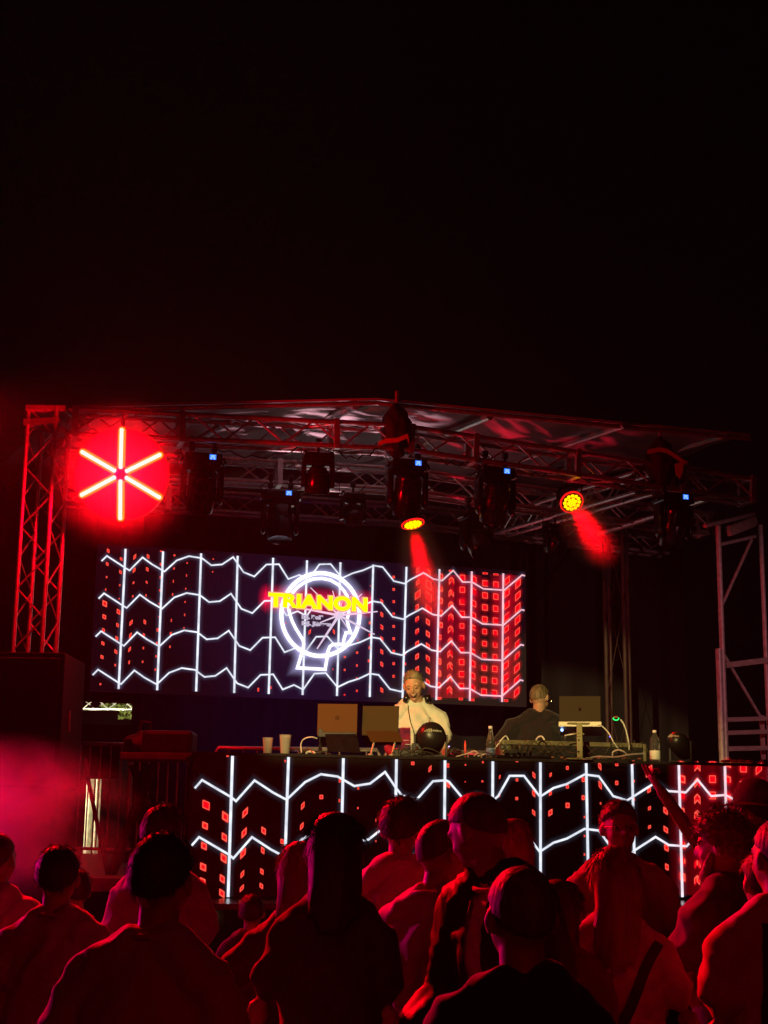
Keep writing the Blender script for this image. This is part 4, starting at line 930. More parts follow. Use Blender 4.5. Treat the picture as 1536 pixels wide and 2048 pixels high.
def bottle(px, Y, h, r_, label, prof, body, liquid=None, cap=(.9, .85, .8)):
    c = on_top(px, Y); root = thing('bottle', label, 'bottle', c, 'drink bottles on the booth')
    m = MB(); m.lathe([(r_ * a, h * b_) for a, b_ in prof], c, 28); m.build('body', body, root, smooth=True)
    if liquid:
        m = MB(); m.lathe([(.001, .006)] + [(r_ * a * .93, max(.006, h * b_)) for a, b_ in prof if b_ < liquid[1]] + [(.001, h * liquid[1] * .97)], c, 24); m.build('liquid', liquid[0], root, smooth=True)
    m = MB(); m.lathe([(.015, h * .985), (.0155, h * .99), (.0155, h * .99 + .018), (.001, h * .99 + .02)], c, 18); m.build('cap', mat('cap_%.2f' % cap[1], cap, .4), root, smooth=True)
    return root, c
M_pet = mat('pet_plastic', (.93, .93, .90), .06, trans=.95, ior=1.3)
rt_, c_ = bottle(981, 11.62, .235, .036, 'clear bottle with pale cap and reddish drink by the left end of the mixer', [(.1, 0), (.95, .0), (1, .03), (1, .30), (.93, .36), (1, .44), (.85, .60), (.52, .80), (.40, .93), (.40, .985)], M_pet, (mat('red_drink', (.42, .10, .05), .15), .62))
m = MB(); m.lathe([(.0368, .03), (.0372, .035), (.0372, .075), (.0368, .08)], c_, 24); m.build('label_band', mat('blue_label', (.12, .2, .42), .5), rt_, smooth=True)
rt_, c_ = bottle(1310, 11.85, .235, .041, 'ribbed clear water bottle with white cap near the right end of the booth', [(.1, 0), (.92, 0), (1, .03), (1, .14), (.93, .17), (1, .20), (1, .28), (.93, .31), (1, .34), (1, .42), (.92, .46), (1, .50), (1, .60), (.93, .64), (1, .68), (.85, .80), (.5, .90), (.36, .94), (.36, .985)], M_pet, None)
m = MB(); m.lathe([(.0415, .02), (.042, .025), (.042, .085), (.0415, .09)], c_, 24); m.build('label_band', mat('white_label', (.8, .8, .74), .5), rt_, smooth=True)
c_ = on_top(930.5, 11.5); m = MB(); m.lathe([(.0075, 0), (.0085, .004), (.0085, .105), (.004, .115), (.0035, .128), (.001, .13)], c_, 12)
tag(m.build('red_marker', mat('marker_red', (.85, .07, .05), .35), smooth=True), 'upright red marker pen with pale tip standing between the two DJs', 'pen')

# mixer / desk in front of the second DJ
a, c = P(1000, 1492, 11.85), P(1280, 1494, 12.1); d = (c - a); d.z = 0; L_ = d.length; d.normalize(); s_ = Vector((-d.y, d.x, 0)); Mm = Matrix((d, s_, Vector((0, 0, 1)))).transposed()
mc = (a + c) / 2; zt0 = P(1150, 1484, 11.9).z
mix = thing('mixing_desk', 'long low mixing desk with pale front edge under a tangle of cables', 'mixer', (mc.x, mc.y, ZTT))
m = MB(); m.cbox((mc.x, mc.y + .15, (zt0 + ZTT) / 2 - .01), (L_, .38, zt0 - ZTT - .02), .01, Mm); m.build('case', M_black, mix)
m = MB(); m.cbox((mc.x, mc.y - .035, zt0 - .012), (L_ + .02, .02, .035), .005, Mm)
for sx in (-1, 1): q = mc + d * (sx * L_ / 2); m.cbox((q.x, q.y + .1, (zt0 + ZTT) / 2), (.025, .30, zt0 - ZTT), .005, Mm)
m.build('front_edge', mat('brushed_edge', (.20, .17, .10), .35, metal=.2, var=.15, vscale=30), mix)
m = MB()
for k in range(26):
    q = mc + d * ((k - 12.5) * L_ / 27) + s_ * (.02 + .1 * (k % 3)); m.lathe([(.009, 0), (.009, .018), (.006, .022), (.001, .022)], (q.x, q.y, zt0 - .012), 10)
m.build('knobs', mat('knob_grey', (.15, .13, .1), .4), mix, smooth=True)
# hanging round discs (headphone pads / plugs) in front of the desk
for k, (x, y) in enumerate(((1006, 1494), (1018, 1496), (1030, 1495), (1041, 1496), (1053, 1496))):
    m = MB(); q = P(x, y, 11.62 + .015 * k); m.lathe([(.001, -.006), (.020, -.006), (.0225, -.002), (.0225, .004), (.016, .008), (.001, .009)][::-1], q, 20, Matrix.Rotation(R(78 + 7 * (k % 3)), 3, 'X') @ Matrix.Rotation(R(20 * k), 3, 'Y'))
    o = m.build('round_pad', mat('pad_olive' if k % 2 else 'pad_dark', (.085, .08, .04) if k % 2 else (.03, .03, .018), .45), smooth=True)
    tag(o, ('leftmost', 'second', 'middle', 'fourth', 'rightmost')[k] + ' small round pad of the row leaning before the mixing desk', 'pad', 'row of round pads before the desk')
    q.z = ZTT
# low black rack under discs
m = MB(); a, c = P(985, 1509, 11.6), P(1100, 1510, 11.7); m.cbox(((a.x + c.x) / 2, 11.60, ZTT + .012), (c.x - a.x, .16, .022), .005, Mm)
for x in (1024, 1037): m.lathe([(.008, 0), (.008, .008), (.001, .009)][::-1], P(x, 1512, 11.5), 12, Matrix.Rotation(R(90), 3, 'X'))
tag(m.build('effects_unit', M_gloss), 'flat black effects unit lying before the row of round pads', 'device')
m = MB(); q = on_top(815, 11.65); m.cbox(q + Vector((0, 0, .03)), (.22, .2, .055), .008); m.cbox(q + Vector((.08, -.02, .085)), (.10, .09, .05), .006)
tag(m.build('media_player', M_black), 'black player box between the plain laptop and the round black lamp', 'device')
m = MB(); m.box(P(817, 1489, 11.6), (.055, .05, .004)); m.box(P(812, 1486, 11.6) + Vector((0, 0, .02)), (.045, .03, .003))
tag(m.build('paper_slip', mat('paper', (.72, .62, .5), .7)), 'small pale card lying on the black player box', 'card')

# gooseneck lamp with green ring, its white neck
gl_ = thing('gooseneck_lamp', 'thin white gooseneck carrying a small green lit ring above the desk', 'lamp', on_top(1256, 11.95))
m = MB(); m.path([P(*q, 11.9) for q in ((1258, 1500), (1257, 1482), (1252, 1460), (1247, 1447), (1241, 1439))], .006, n=8); m.build('neck', mat('white_cable', (.75, .73, .68), .4), gl_, smooth=True)
m = MB(); q = P(1232, 1437, 11.9); m.path([q + Vector((.022 * math.cos(R(t)), 0, .013 * math.sin(R(t)))) for t in range(150, 395, 15)], .0045, n=6); m.build('green_ring', emis('green_light', (.03, 1.0, .18), 1.6), gl_)
m = MB(); m.cbox(q + Vector((0, .01, .012)), (.035, .02, .016), .004); m.build('head', mat('lamp_head_orange', (.3, .08, .03), .5), gl_)
for (x, y, r_, col, lb) in ((1124, 1460, .012, (.25, .45, 1), 'bluish white indicator light between the second DJ and the pale pole'), (1220, 1473, .007, (.08, .08, 1), 'tiny deep blue indicator light above the right part of the desk'), (898, 1493, .005, (.45, .35, 1), 'tiny violet indicator light right of the large round black lamp')):
    m = MB(); q = P(x, y, 11.95); m.ell(q, (r_, r_ * .6, r_), nu=10, nv=6); root = thing('indicator_light', lb, 'light', q, 'indicator lights on the booth'); m.build('bulb', emis('ind_%d' % x, col, 4), root)
    m = MB(); m.path([q + Vector((0, .01, 0)), q + Vector((.01, .03, -.05)), (q.x + .02, q.y + .02, ZTT)], .004); m.build('holder', M_black, root)

# cables
M_wc = mat('white_cable', (.40, .36, .28), .4); M_bc = mat('dark_cable', (.05, .055, .035), .5); M_oc = mat('olive_cable', (.045, .045, .022), .5)
def smooth_pts(pts, n=5):
    out = []
    for i in range(len(pts) - 1):
        p0, p1, p2, p3 = pts[max(i - 1, 0)], pts[i], pts[i + 1], pts[min(i + 2, len(pts) - 1)]
        for k in range(n):
            t = k / n; out.append(.5 * ((2 * p1) + (p2 - p0) * t + (2 * p0 - 5 * p1 + 4 * p2 - p3) * t * t + (3 * p1 - p0 - 3 * p2 + p3) * t ** 3))
    return out + [pts[-1]]
def cable(pts, label, Y=11.55, r_=.005, m_=None):
    pp = [P(x, y, Y + (.02 * math.sin(i * 1.7))) for i, (x, y) in enumerate(pts)]
    for p in pp: p.z = max(p.z, ZTT + r_)
    m = MB(); m.path(smooth_pts(pp), r_, n=6); tag(m.build('cable', m_ or M_wc, smooth=True), label, 'cable', 'cables on the booth')
cable([(603, 1506), (602, 1488), (608, 1478), (622, 1474), (634, 1477)], 'white cable arching up beside the taller cup to the brown laptop', 11.6, .005)
cable([(612, 1506), (620, 1503), (630, 1506)], 'short white plug lying left of the brown laptop stand', 11.5, .009)
cable([(912, 1513), (935, 1507), (948, 1502), (955, 1506), (948, 1512)], 'white cable curling flat around the red marker', 11.45, .005)
cable([(955, 1512), (975, 1507), (990, 1496), (1004, 1478), (1012, 1472), (1017, 1480)], 'white cable looping up behind the reddish bottle', 11.6, .005)
cable([(1072, 1480), (1077, 1474), (1084, 1473), (1089, 1480)], 'small white loop standing on the middle of the desk', 11.75, .006)
cable([(1196, 1450), (1205, 1453), (1218, 1467), (1228, 1486), (1237, 1498)], 'long white cable falling from the grey laptop to the desk', 11.8, .005)
cable([(1225, 1512), (1226, 1504), (1236, 1500), (1247, 1503), (1256, 1511)], 'white loop standing on the booth edge right of the pale pole', 11.5, .006)
cable([(1130, 1471), (1140, 1469), (1150, 1468)], 'short white lead joining the bluish light to the pale pole', 11.7, .006)
cable([(1180, 1516), (1195, 1513), (1230, 1514), (1262, 1509), (1290, 1507)], 'pale cable lying along the booth edge towards the water bottle', 11.45, .007)
cable([(833, 1405), (826, 1430), (818, 1400)], 'unused', 11.9) if False else None
random.seed(11); m = MB()
for k in range(22):
    x = random.uniform(985, 1285); Y = random.uniform(11.45, 11.8); L_ = random.uniform(15, 60); pts = []
    for i in range(5): pts.append(P(x + L_ * (i / 4 - .5) + random.uniform(-6, 6), 1506 - (random.uniform(2, 26) if 0 < i < 4 else 0), Y + random.uniform(-.05, .05)))
    for p in pts: p.z = max(p.z, ZTT + .004)
    m.path(smooth_pts(pts, 4), random.uniform(.0018, .003), n=5)
tag(m.build('cable_tangle', M_oc, smooth=True), 'tangle of thin olive cables over the mixing desk', 'cables', kind='stuff')
m = MB()
for k in range(13):
    x = random.choice([random.uniform(590, 700), random.uniform(880, 1000), random.uniform(1100, 1290), random.uniform(800, 860)]); Y = random.uniform(11.35, 11.7); L_ = random.uniform(15, 70); pts = []
    for i in range(5): pts.append(P(x + L_ * (i / 4 - .5) + random.uniform(-6, 6), 1508 - (random.uniform(0, 14) if 0 < i < 4 else 0), Y + random.uniform(-.05, .05)))
    for p in pts: p.z = max(p.z, ZTT + .004)
    m.path(smooth_pts(pts, 4), random.uniform(.003, .005), n=5)
tag(m.build('black_cable_tangle', M_bc, smooth=True), 'loose black cables lying along the booth top', 'cables', kind='stuff')
m = MB()
for k in range(16):
    q = P(random.uniform(1095, 1285), 1511, random.uniform(11.4, 11.5)); q.z = ZTT + .008; m.cbox(q, (random.uniform(.02, .05), .015, .012), .004, Matrix.Rotation(random.uniform(-1, 1), 3, 'Z'))
tag(m.build('plugs', mat('plug_cream', (.30, .27, .13), .5)), 'scatter of cream coloured plugs along the booth edge', 'plugs', kind='stuff')
m = MB()
for k in range(14):
    q = P(random.uniform(1452, 1502), 1516, 11.85 + random.uniform(-.05, .1)); q.z = ZTT + .012; m.ell(q, (random.uniform(.02, .05), .03, .014), nu=8, nv=5)
tag(m.build('yellow_rag', mat('rag_ochre', (.5, .28, .05), .8, bump=.5, bscale=40), smooth=True), 'crumpled ochre rag on the right end of the booth top', 'cloth')

# ------------------------------------------------------------------ people
def loft(mb, pts, rad, side=Vector((1, 0, 0)), n=18, cap=3):
    """closed tube; rad = list of (r_side, r_other); rounded ends"""
    pts = [Vector(p) for p in pts]; rad = [r_ if isinstance(r_, tuple) else (r_, r_) for r_ in rad]
    P2, R2 = [], []
    t0 = (pts[1] - pts[0]).normalized(); t1 = (pts[-1] - pts[-2]).normalized()
    for k in range(cap):
        a = (math.pi / 2) * (1 - k / cap); r_ = min(rad[0]); P2.append(pts[0] - t0 * (r_ * math.sin(a))); R2.append((max(.001, rad[0][0] * math.cos(a)), max(.001, rad[0][1] * math.cos(a))))
    P2 += pts; R2 += rad
    for k in range(1, cap + 1):
        a = (math.pi / 2) * (k / cap); r_ = min(rad[-1]); P2.append(pts[-1] + t1 * (r_ * math.sin(a))); R2.append((max(.001, rad[-1][0] * math.cos(a)), max(.001, rad[-1][1] * math.cos(a))))
    vs = []; K = len(P2); sd = None
    for k, p in enumerate(P2):
        t = (P2[min(k + 1, K - 1)] - P2[max(k - 1, 0)]).normalized()
        s_ = sd if sd is not None else side
        s_ = (s_ - t * s_.dot(t))
        if s_.length < 1e-4: s_ = t.orthogonal()
        s_.normalize(); sd = s_; o_ = t.cross(s_)
        vs += [p + s_ * (R2[k][0] * math.cos(2 * math.pi * i / n)) + o_ * (R2[k][1] * math.sin(2 * math.pi * i / n)) for i in range(n)]
    fs = [(k * n + i, k * n + (i + 1) % n, (k + 1) * n + (i + 1) % n, (k + 1) * n + i) for k in range(K - 1) for i in range(n)]
    fs += [tuple(reversed(range(n))), tuple(range((K - 1) * n, K * n))]
    mb.add(vs, fs)
def remesh(mb, voxel, it=3):
    me = bpy.data.meshes.new('t'); me.from_pydata([tuple(v) for v in mb.v], [], mb.f); me.update()
    o = bpy.data.objects.new('t', me); C.objects.link(o)
    rm = o.modifiers.new('r', 'REMESH'); rm.mode = 'VOXEL'; rm.voxel_size = voxel; rm.use_smooth_shade = True
    sm = o.modifiers.new('s', 'SMOOTH'); sm.iterations = it; sm.factor = .5
    dg = bpy.context.evaluated_depsgraph_get(); m2 = bpy.data.meshes.new_from_object(o.evaluated_get(dg))
    bpy.data.objects.remove(o); out = MB(); out.v = [v.co.copy() for v in m2.vertices]; out.f = [tuple(p.vertices) for p in m2.polygons]
    out.n = [v.normal.copy() for v in m2.vertices]; bpy.data.meshes.remove(m2); return out
SK = {'a': (.38, .22, .15), 'b': (.48, .29, .19), 'c': (.30, .18, .12), 'd': (.62, .36, .22)}
def person(label, px, py, Y, head_dir=0, body_dir=0, head_pitch=0, head_roll=0, shirt=(.5, .5, .5), shirt_rough=.85, pants=(.03, .03, .05), skin='a', hair=(.03, .02, .015),
           hair_kind='short', arms=None, build=1.0, female=False, lean=(0, 0), zfeet=0.0, cat='person', fine=False, sleeve=.55, smile=False, glasses=False, group='crowd in front of the stage',
           hand_l=True, hand_r=True, jacket=None, fist=0, seed=0, hairlen=.36, shw=None, shirt_name=None, smooth_shirt=False, cap=None, beard=False, horns=None, hem=.86):
    rnd = random.Random(seed + 5)
    top = P(px, py, Y); H = top.z - zfeet; s = H / 1.79
    # world position: head centre above (lean moves the head off the feet)
    lx, ly = lean
    rb_ = Matrix.Rotation(R(-body_dir), 3, 'Z')
    hp = rb_ @ Vector((lx, ly, 0)) * s
    root = thing('person', label, cat, (top.x - hp.x, Y - hp.y, zfeet), group, rz=R(-body_dir)); root.scale = (s, s, s)
    shw = shw or (.155 if female else .178); b = build * (.94 if not fine else 1)
    def L3(x, y, z):                                   # lean the torso above the hips
        k = max(0, (z - .95)) / (1.66 - .95); return Vector((x + lx * k, y + ly * k, z))
    neck = L3(0, 0, 1.53)
    Rh = Matrix.Rotation(R(-(head_dir - body_dir)), 3, 'Z') @ Matrix.Rotation(R(head_roll), 3, 'Y') @ Matrix.Rotation(R(-head_pitch), 3, 'X')
    def Hd(x, y, z): return neck + Rh @ (Vector((x, y, z)) - Vector((0, 0, 1.53)))
    sh = {-1: L3(-shw * b, 0, 1.420), 1: L3(shw * b, 0, 1.420)}
    arms = arms or {}
    J = {}
    for sd in (-1, 1):
        e, w_ = arms.get(sd, ((sd * .06, -.02, -.28), (sd * .02, .08, -.24)))
        E_ = sh[sd] + Vector(e); W_ = E_ + Vector(w_); J[sd] = (sh[sd], E_, W_)
    mb = MB()
    hipw = .175 if female else .165; wst = .125 if female else .150
    loft(mb, [L3(0, -.005, .86), L3(0, -.01, .95), L3(0, 0, 1.06), L3(0, .005, 1.18), L3(0, .0, 1.30), L3(0, -.005, 1.40), L3(0, -.01, 1.46)],
         [(hipw * b, .115 * b), (hipw * b, .125 * b), (wst * b, .105 * b), (.15 * b, .11 * b), (.165 * b, .118 * b), (.16 * b, .10 * b), (.11 * b, .07 * b)], n=24)
    if female: mb.ell(L3(-.075, .085, 1.27), (.065, .06, .06)); mb.ell(L3(.075, .085, 1.27), (.065, .06, .06))
    for sd in (-1, 1):
        S_, E_, W_ = J[sd]
        loft(mb, [L3(0, -.02, 1.505), L3(sd * .08 * b, -.02, 1.468), S_ + Vector((-sd * .025, 0, -.01))], [.055, .054, .056])
        loft(mb, [S_, S_.lerp(E_, .45), E_, E_.lerp(W_, .35), W_], [.058 * b, .048 * b, .037 * b, .040 * b, (.028, .024)])
        hx = sd * .09
        loft(mb, [Vector((hx, -.01, .88)), Vector((hx * 1.08, .005, .68)), Vector((hx * 1.15, .01, .48)), Vector((hx * 1.2, -.015, .32)), Vector((hx * 1.2, -.02, .09))], [.092 * b, .078 * b, .056, .053, .037])
        loft(mb, [Vector((hx * 1.2, -.04, .045)), Vector((hx * 1.35, .13, .03))], [(.035, .04), (.042, .025)])
    loft(mb, [L3(0, -.02, 1.45), neck + Vector((0, -.005, .0)), Hd(0, .0, 1.60)], [.062, .055, .056])
    # head
    mb.ell(Hd(0, -.008, 1.69), (.077, .096, .100), Rh, 28, 18)
    mb.ell(Hd(0, .035, 1.655), (.066, .058, .088), Rh, 24, 16)
    loft(mb, [Hd(0, .02, 1.615), Hd(0, .05, 1.585)], [(.056, .045), (.034, .028)])
    loft(mb, [Hd(-.045, .072, 1.697), Hd(.045, .072, 1.697)], [(.012, .014), (.012, .014)])
    loft(mb, [Hd(0, .092, 1.69), Hd(0, .108, 1.655), Hd(0, .102, 1.643)], [(.008, .010), (.012, .012), (.014, .008)])
    for sd in (-1, 1):
        mb.ell(Hd(sd * .038, .066, 1.645), (.022, .02, .020), Rh, 12, 8)
        mb.ell(Hd(sd * .0845, -.006, 1.663), (.011, .021, .033), Rh @ Matrix.Rotation(sd * .3, 3, 'Z'), 12, 8)
    loft(mb, [Hd(-.022, .083, 1.61), Hd(0, .092, 1.613), Hd(.022, .083, 1.61)], [(.007, .007), (.009, .009), (.007, .007)])
    mb.ell(Hd(0, .078, 1.58), (.02, .016, .014), Rh, 12, 8)
    # palm
    hands = []
    for sd, on in ((-1, hand_l), (1, hand_r)):
        S_, E_, W_ = J[sd]; d = (W_ - E_).normalized()
        pn = Vector((-sd, 0, 0)); pn = (pn - d * pn.dot(d)); pn = pn.normalized() if pn.length > .1 else d.orthogonal()   # palm faces the body
        sx = d.cross(pn).normalized()                                                                                  # across the palm
        fw = sx if sx.y > 0 or abs(sx.y) < .2 and sx.z > 0 else -sx                                                     # thumb side
        loft(mb, [W_, W_ + d * .035, W_ + d * .085], [(.026, .020), (.038, .018), (.040, .015)], side=fw)
        hands.append((sd, W_, d, pn, fw))
    vox = .0075 if fine else .0105
    body = remesh(mb, vox, 2)
    for sd, W_, d, pn, fw in hands:
        kn = W_ + d * .088
        ex = horns if (horns and sd == horns[0]) else None
        for k, (o_, l_, r_) in enumerate(((.030, .072, .0088), (.010, .080, .0090), (-.010, .074, .0086), (-.029, .058, .0076))):
            c = .55 + .12 * k + rnd.uniform(-.1, .1) + fist
            if ex: c = .05 if k in (0, 3) else 1.45
            p = kn + fw * o_ - d * .012; dd = d.copy(); pts = [p]; ax = dd.cross(pn)
            for j, f_ in enumerate((.45, .32, .23)):
                dd = Matrix.Rotation(c * (.55 if j == 0 else .85), 3, ax) @ dd; p = p + dd * (l_ * f_ + (.006 if j == 0 else 0)); pts.append(p)
            loft(body, pts, [r_, r_ * .97, r_ * .9, r_ * .75], n=10, cap=2)
        tp = W_ + d * .025 + fw * .024
        d1 = (d * .65 + fw * .62 + pn * .35).normalized(); d2 = (d * .9 + fw * .15 + pn * .35).normalized()
        loft(body, [tp, tp + d1 * .038, tp + d1 * .038 + d2 * .030, tp + d1 * .038 + d2 * .052], [.013, .0105, .0098, .0075], n=10, cap=2)
    skm = mat('skin_' + skin, SK[skin], .48, var=.10, vscale=9, bump=.08, bscale=120, spec=.5)
    bo = body.build('body', skm, root, local=True, smooth=True)
    # ---- trousers
    tr = MB()
    loft(tr, [L3(0, -.005, .84), L3(0, -.01, .93), L3(0, 0, 1.0)], [(hipw * b + .012, .13 * b), (hipw * b + .01, .135 * b), (hipw * b - .006, .12 * b)], n=24)
    for sd in (-1, 1):
        hx = sd * .09
        loft(tr, [Vector((hx, -.01, .86)), Vector((hx * 1.08, .005, .66)), Vector((hx * 1.15, .01, .48)), Vector((hx * 1.2, -.01, .30)), Vector((hx * 1.2, -.015, .085))], [.105 * b, .092 * b, .075, .07, .066], cap=2)
    tr = remesh(tr, .014, 1)
    for i, v in enumerate(tr.v): v += tr.n[i] * (.006 * noise.noise(Vector((v.x * 8, v.y * 8, v.z * 14 + seed))))
    tr.build('trousers', mat('cloth_pants_%.2f_%.2f' % (pants[0], pants[2]), pants, .85, bump=.2, bscale=150), root, local=True, smooth=True)
    m = MB()
    for sd in (-1, 1): loft(m, [Vector((sd * .108, -.055, .045)), Vector((sd * .115, .06, .045)), Vector((sd * .122, .16, .032))], [(.043, .045), (.048, .042), (.045, .030)], n=14)
    m.build('shoes', mat('shoe_dark', (.03, .03, .03), .6), root, local=True, smooth=True)
    # ---- shirt
    def garment(name, m_, g_, hem, sl, openness=0, amp=1.0, vx=.011):
        q = MB()
        loft(q, [L3(0, -.005, hem), L3(0, -.01, .96), L3(0, 0, 1.08), L3(0, .003, 1.20), L3(0, .0, 1.31), L3(0, -.008, 1.40), L3(0, -.012, 1.475)],
             [(hipw * b + .020 + g_, .128 * b + .012 + g_), (hipw * b + .014 + g_, .130 * b + .010 + g_), (max(wst, .140) * b + .022 + g_, .118 * b + g_), (.158 * b + .014 + g_, .120 * b + g_), (.176 * b + .006 + g_, .127 * b + g_), (.160 * b + g_, .105 * b + g_), (.080 * b + g_, .068 + g_)], n=28, cap=2)
        if female: q.ell(L3(-.075, .09, 1.27), (.075, .07, .07)); q.ell(L3(.075, .09, 1.27), (.075, .07, .07))
        for sd in (-1, 1):
            S_, E_, W_ = J[sd]
            loft(q, [L3(sd * .05, -.02, 1.500), L3(sd * .09 * b, -.02, 1.468), S_ + Vector((-sd * .02, 0, -.008))], [.056 + g_, .060 + g_, .066 + g_])
            if sl <= 1: loft(q, [S_, S_.lerp(E_, sl * .6), S_.lerp(E_, sl)], [.060 * b + g_, .060 * b + g_, .066 * b + g_], cap=1)
            else: loft(q, [S_, S_.lerp(E_, .5), E_, E_.lerp(W_, .5), E_.lerp(W_, .93)], [.060 * b + g_, .058 * b + g_, .052 + g_, .048 + g_, .040 + g_], cap=1)
        q = remesh(q, vx, 3)
        for i, v in enumerate(q.v):
            k = (1.5 - v.z) if v.z < 1.5 else 0
            f1 = noise.noise(Vector((v.x * 7 + seed * 3, v.y * 7, v.z * 3.0 + v.x * 4)))
            f2 = 1 - abs(noise.noise(Vector((v.x * 11 - v.z * 7, v.y * 10, v.z * 9 + seed)))) * 2
            f3 = noise.noise(Vector((v.x * 26 + seed, v.y * 24, v.z * 16)))
            f4 = math.sin((v.z * 30 + v.x * (12 if v.x > 0 else -12)) + 5 * noise.noise(Vector((v.x * 4, v.y * 4, v.z * 4 + seed)))) * max(0, noise.noise(Vector((v.x * 5 + 9, v.y * 5, v.z * 5 + seed))))
            v += q.n[i] * amp * (.016 * f1 + .012 * f2 + .005 * f3 + .013 * f4)
        if openness:
            q.f = [f for f in q.f if not (abs(sum(q.v[i].x for i in f) / len(f) - lx * .6) < openness * (1 - .35 * (sum(q.v[i].z for i in f) / len(f) - 1.2)) and sum(q.v[i].y for i in f) / len(f) > .02 and sum(q.v[i].z for i in f) / len(f) < 1.5)]
        return q.build(name, m_, root, local=True, smooth=True)
    sm_ = mat('shirt_%.2f_%.2f_%.2f' % tuple(shirt), shirt, shirt_rough, bump=.15, bscale=220, var=.06, vscale=5, sheen=.2)
    so = garment('shirt', sm_, .004 if female else .010, hem, sleeve, amp=.5 if smooth_shirt else 1.0, vx=.009 if fine else .011)
    me = so.data; bv = BVHTree.FromPolygons([v.co.copy() for v in me.vertices], [tuple(p.vertices) for p in me.polygons])
    for v in bo.data.vertices:
        if v.co.z > 1.52 or v.co.z < .8: continue
        h = bv.find_nearest(v.co, .03)
        if h[0] is not None and (v.co - h[0]).dot(h[1]) > -.010: v.co = h[0] - h[1] * .010
    if jacket: garment('jacket', mat('jacket_%.2f' % jacket[0], jacket, .6, bump=.2, bscale=60), .026, .82, 1.5, openness=.045, vx=.012)
    if not fine: q = MB(); q.path([L3((.078 * b + .006) * math.cos(R(a)), -.012 + (.070 + .008) * math.sin(R(a)), 1.512 - .026 * math.sin(R(a)) + (.0 if abs(math.sin(R(a))) < .5 else -.004)) for a in range(0, 361, 15)], .008, n=8)
    if not fine: q.build('neckband', sm_, root, local=True, smooth=True)
    # ---- hair
    if hair_kind == 'crop' and not fine: hair = tuple(max(h, .11) for h in hair)
    hm_ = mat('hair_%.2f_%.2f' % (hair[0], hair[2]), hair, .58, var=.55 if fine else .3, vscale=40, stretch=(1, 1, .15), bump=.5, bscale=90)
    if hair_kind != 'bald':
        q = MB(); nu, nv = 56, 40; vs = []; thick = {'short': .010, 'crop': .0045, 'full': .020, 'long': .012, 'curly': .022, 'quiff': .006}[hair_kind]
        for j in range(nv + 1):
            ph = math.pi * j / nv
            for i in range(nu):
                a = 2 * math.pi * i / nu; d = Vector((math.sin(ph) * math.cos(a), math.sin(ph) * math.sin(a), math.cos(ph)))
                front = max(0, d.y); back = max(0, -d.y)
                line = (.50 * front ** 1.2 - .88 * back ** .75 - .02) if hair_kind not in ('long', 'curly') else (.48 * front ** 1.5 - .95 * back - .35 * (1 - front))
                if fine: line += .30 * front ** 2 - .28 * max(0, 1 - abs(d.y + .1) * 2.2) + .07 * noise.noise(Vector((d.x * 7, d.z * 5, seed + 3)))
                line += .05 * noise.noise(Vector((d.x * 4, d.y * 4, seed)))
                k = max(0, min(1, (d.z - line) / .20)); k = k * k * (3 - 2 * k)
                tx = thick * (1 + .35 * max(0, d.z) * (hair_kind in ('short', 'quiff', 'full')))
                if hair_kind == 'quiff': tx += .014 * max(0, d.z) ** 2 * max(0, min(1, d.y + .3))
                n1 = noise.noise(d * 5 + Vector((seed, 0, 0))) * .25 + noise.noise(Vector((d.x * 22, d.y * 8, d.z * 6 + seed))) * .22
                if hair_kind == 'curly': n1 += noise.noise(d * 11) * .5
                off = -.014 * (1 - k) + tx * (1 + n1) * k
                rr = Vector((.0785 * 1, .0975, .1015)); p = Vector((d.x * (rr.x + off), d.y * (rr.y + off) - .008, d.z * (rr.z + off) + 1.69))
                vs.append(Hd(*p))
        fs = [(j * nu + i, (j + 1) * nu + i, (j + 1) * nu + (i + 1) % nu, j * nu + (i + 1) % nu) for j in range(nv) for i in range(nu)]
        q.add(vs, fs)
        if hair_kind == 'long':
            c = MB(); hl = hairlen
            q2 = MB()
            loft(q2, [Hd(0, -.03, 1.74), Hd(0, -.045, 1.66), Hd(0, -.055, 1.58), L3(0, -.075, 1.48), L3(.0, -.095, 1.72 - hl), L3(.0, -.10, 1.68 - hl)], [(.080, .072), (.086, .078), (.084, .072), (.088, .058), (.076, .042), (.05, .03)], n=30)
            for v in q2.v:
                a = math.atan2(v.y + .05, v.x); kk = noise.noise(Vector((a * 5.5, v.z * 2.2, seed))) * .012 + noise.noise(Vector((a * 16, v.z * 3, seed))) * .006
                dd = Vector((v.x, v.y + .05, 0)); v += dd.normalized() * kk if dd.length > .01 else Vector()
            q.add(q2.v, q2.f)
        nb = len(q.v); src = [v.copy() for v in q.v]
        # loose strands over the surface
        cnt = {'short': 1500, 'crop': 900, 'full': 1800, 'long': 1500, 'curly': 2600, 'quiff': 1500}[hair_kind]
        ctr = Hd(0, 0, 1.69)
        for k in range(cnt):
            v = src[rnd.randrange(nb)]; lcl = Rh.inverted() @ (v - neck) + Vector((0, 0, 1.53)); d = (v - ctr)
            if hair_kind not in ('long',):
                dl = Vector((lcl.x, lcl.y + .008, lcl.z - 1.69)).normalized(); front = max(0, dl.y); back = max(0, -dl.y)
                ln2 = (.50 * front ** 1.2 - .88 * back ** .75) if hair_kind != 'curly' else (.48 * front ** 1.5 - .95 * back - .3 * (1 - front))
                if dl.z < ln2 + .03: continue
            elif lcl.y > .05 and lcl.z < 1.72: continue
            d.normalize(); down = Vector((0, 0, -1)); tn = (down - d * down.dot(d)); tn = tn.normalized() if tn.length > .05 else Vector((0, -1, 0))
            if hair_kind == 'curly': tn = Vector((rnd.uniform(-1, 1), rnd.uniform(-1, 1), rnd.uniform(-1, 1))).normalized()
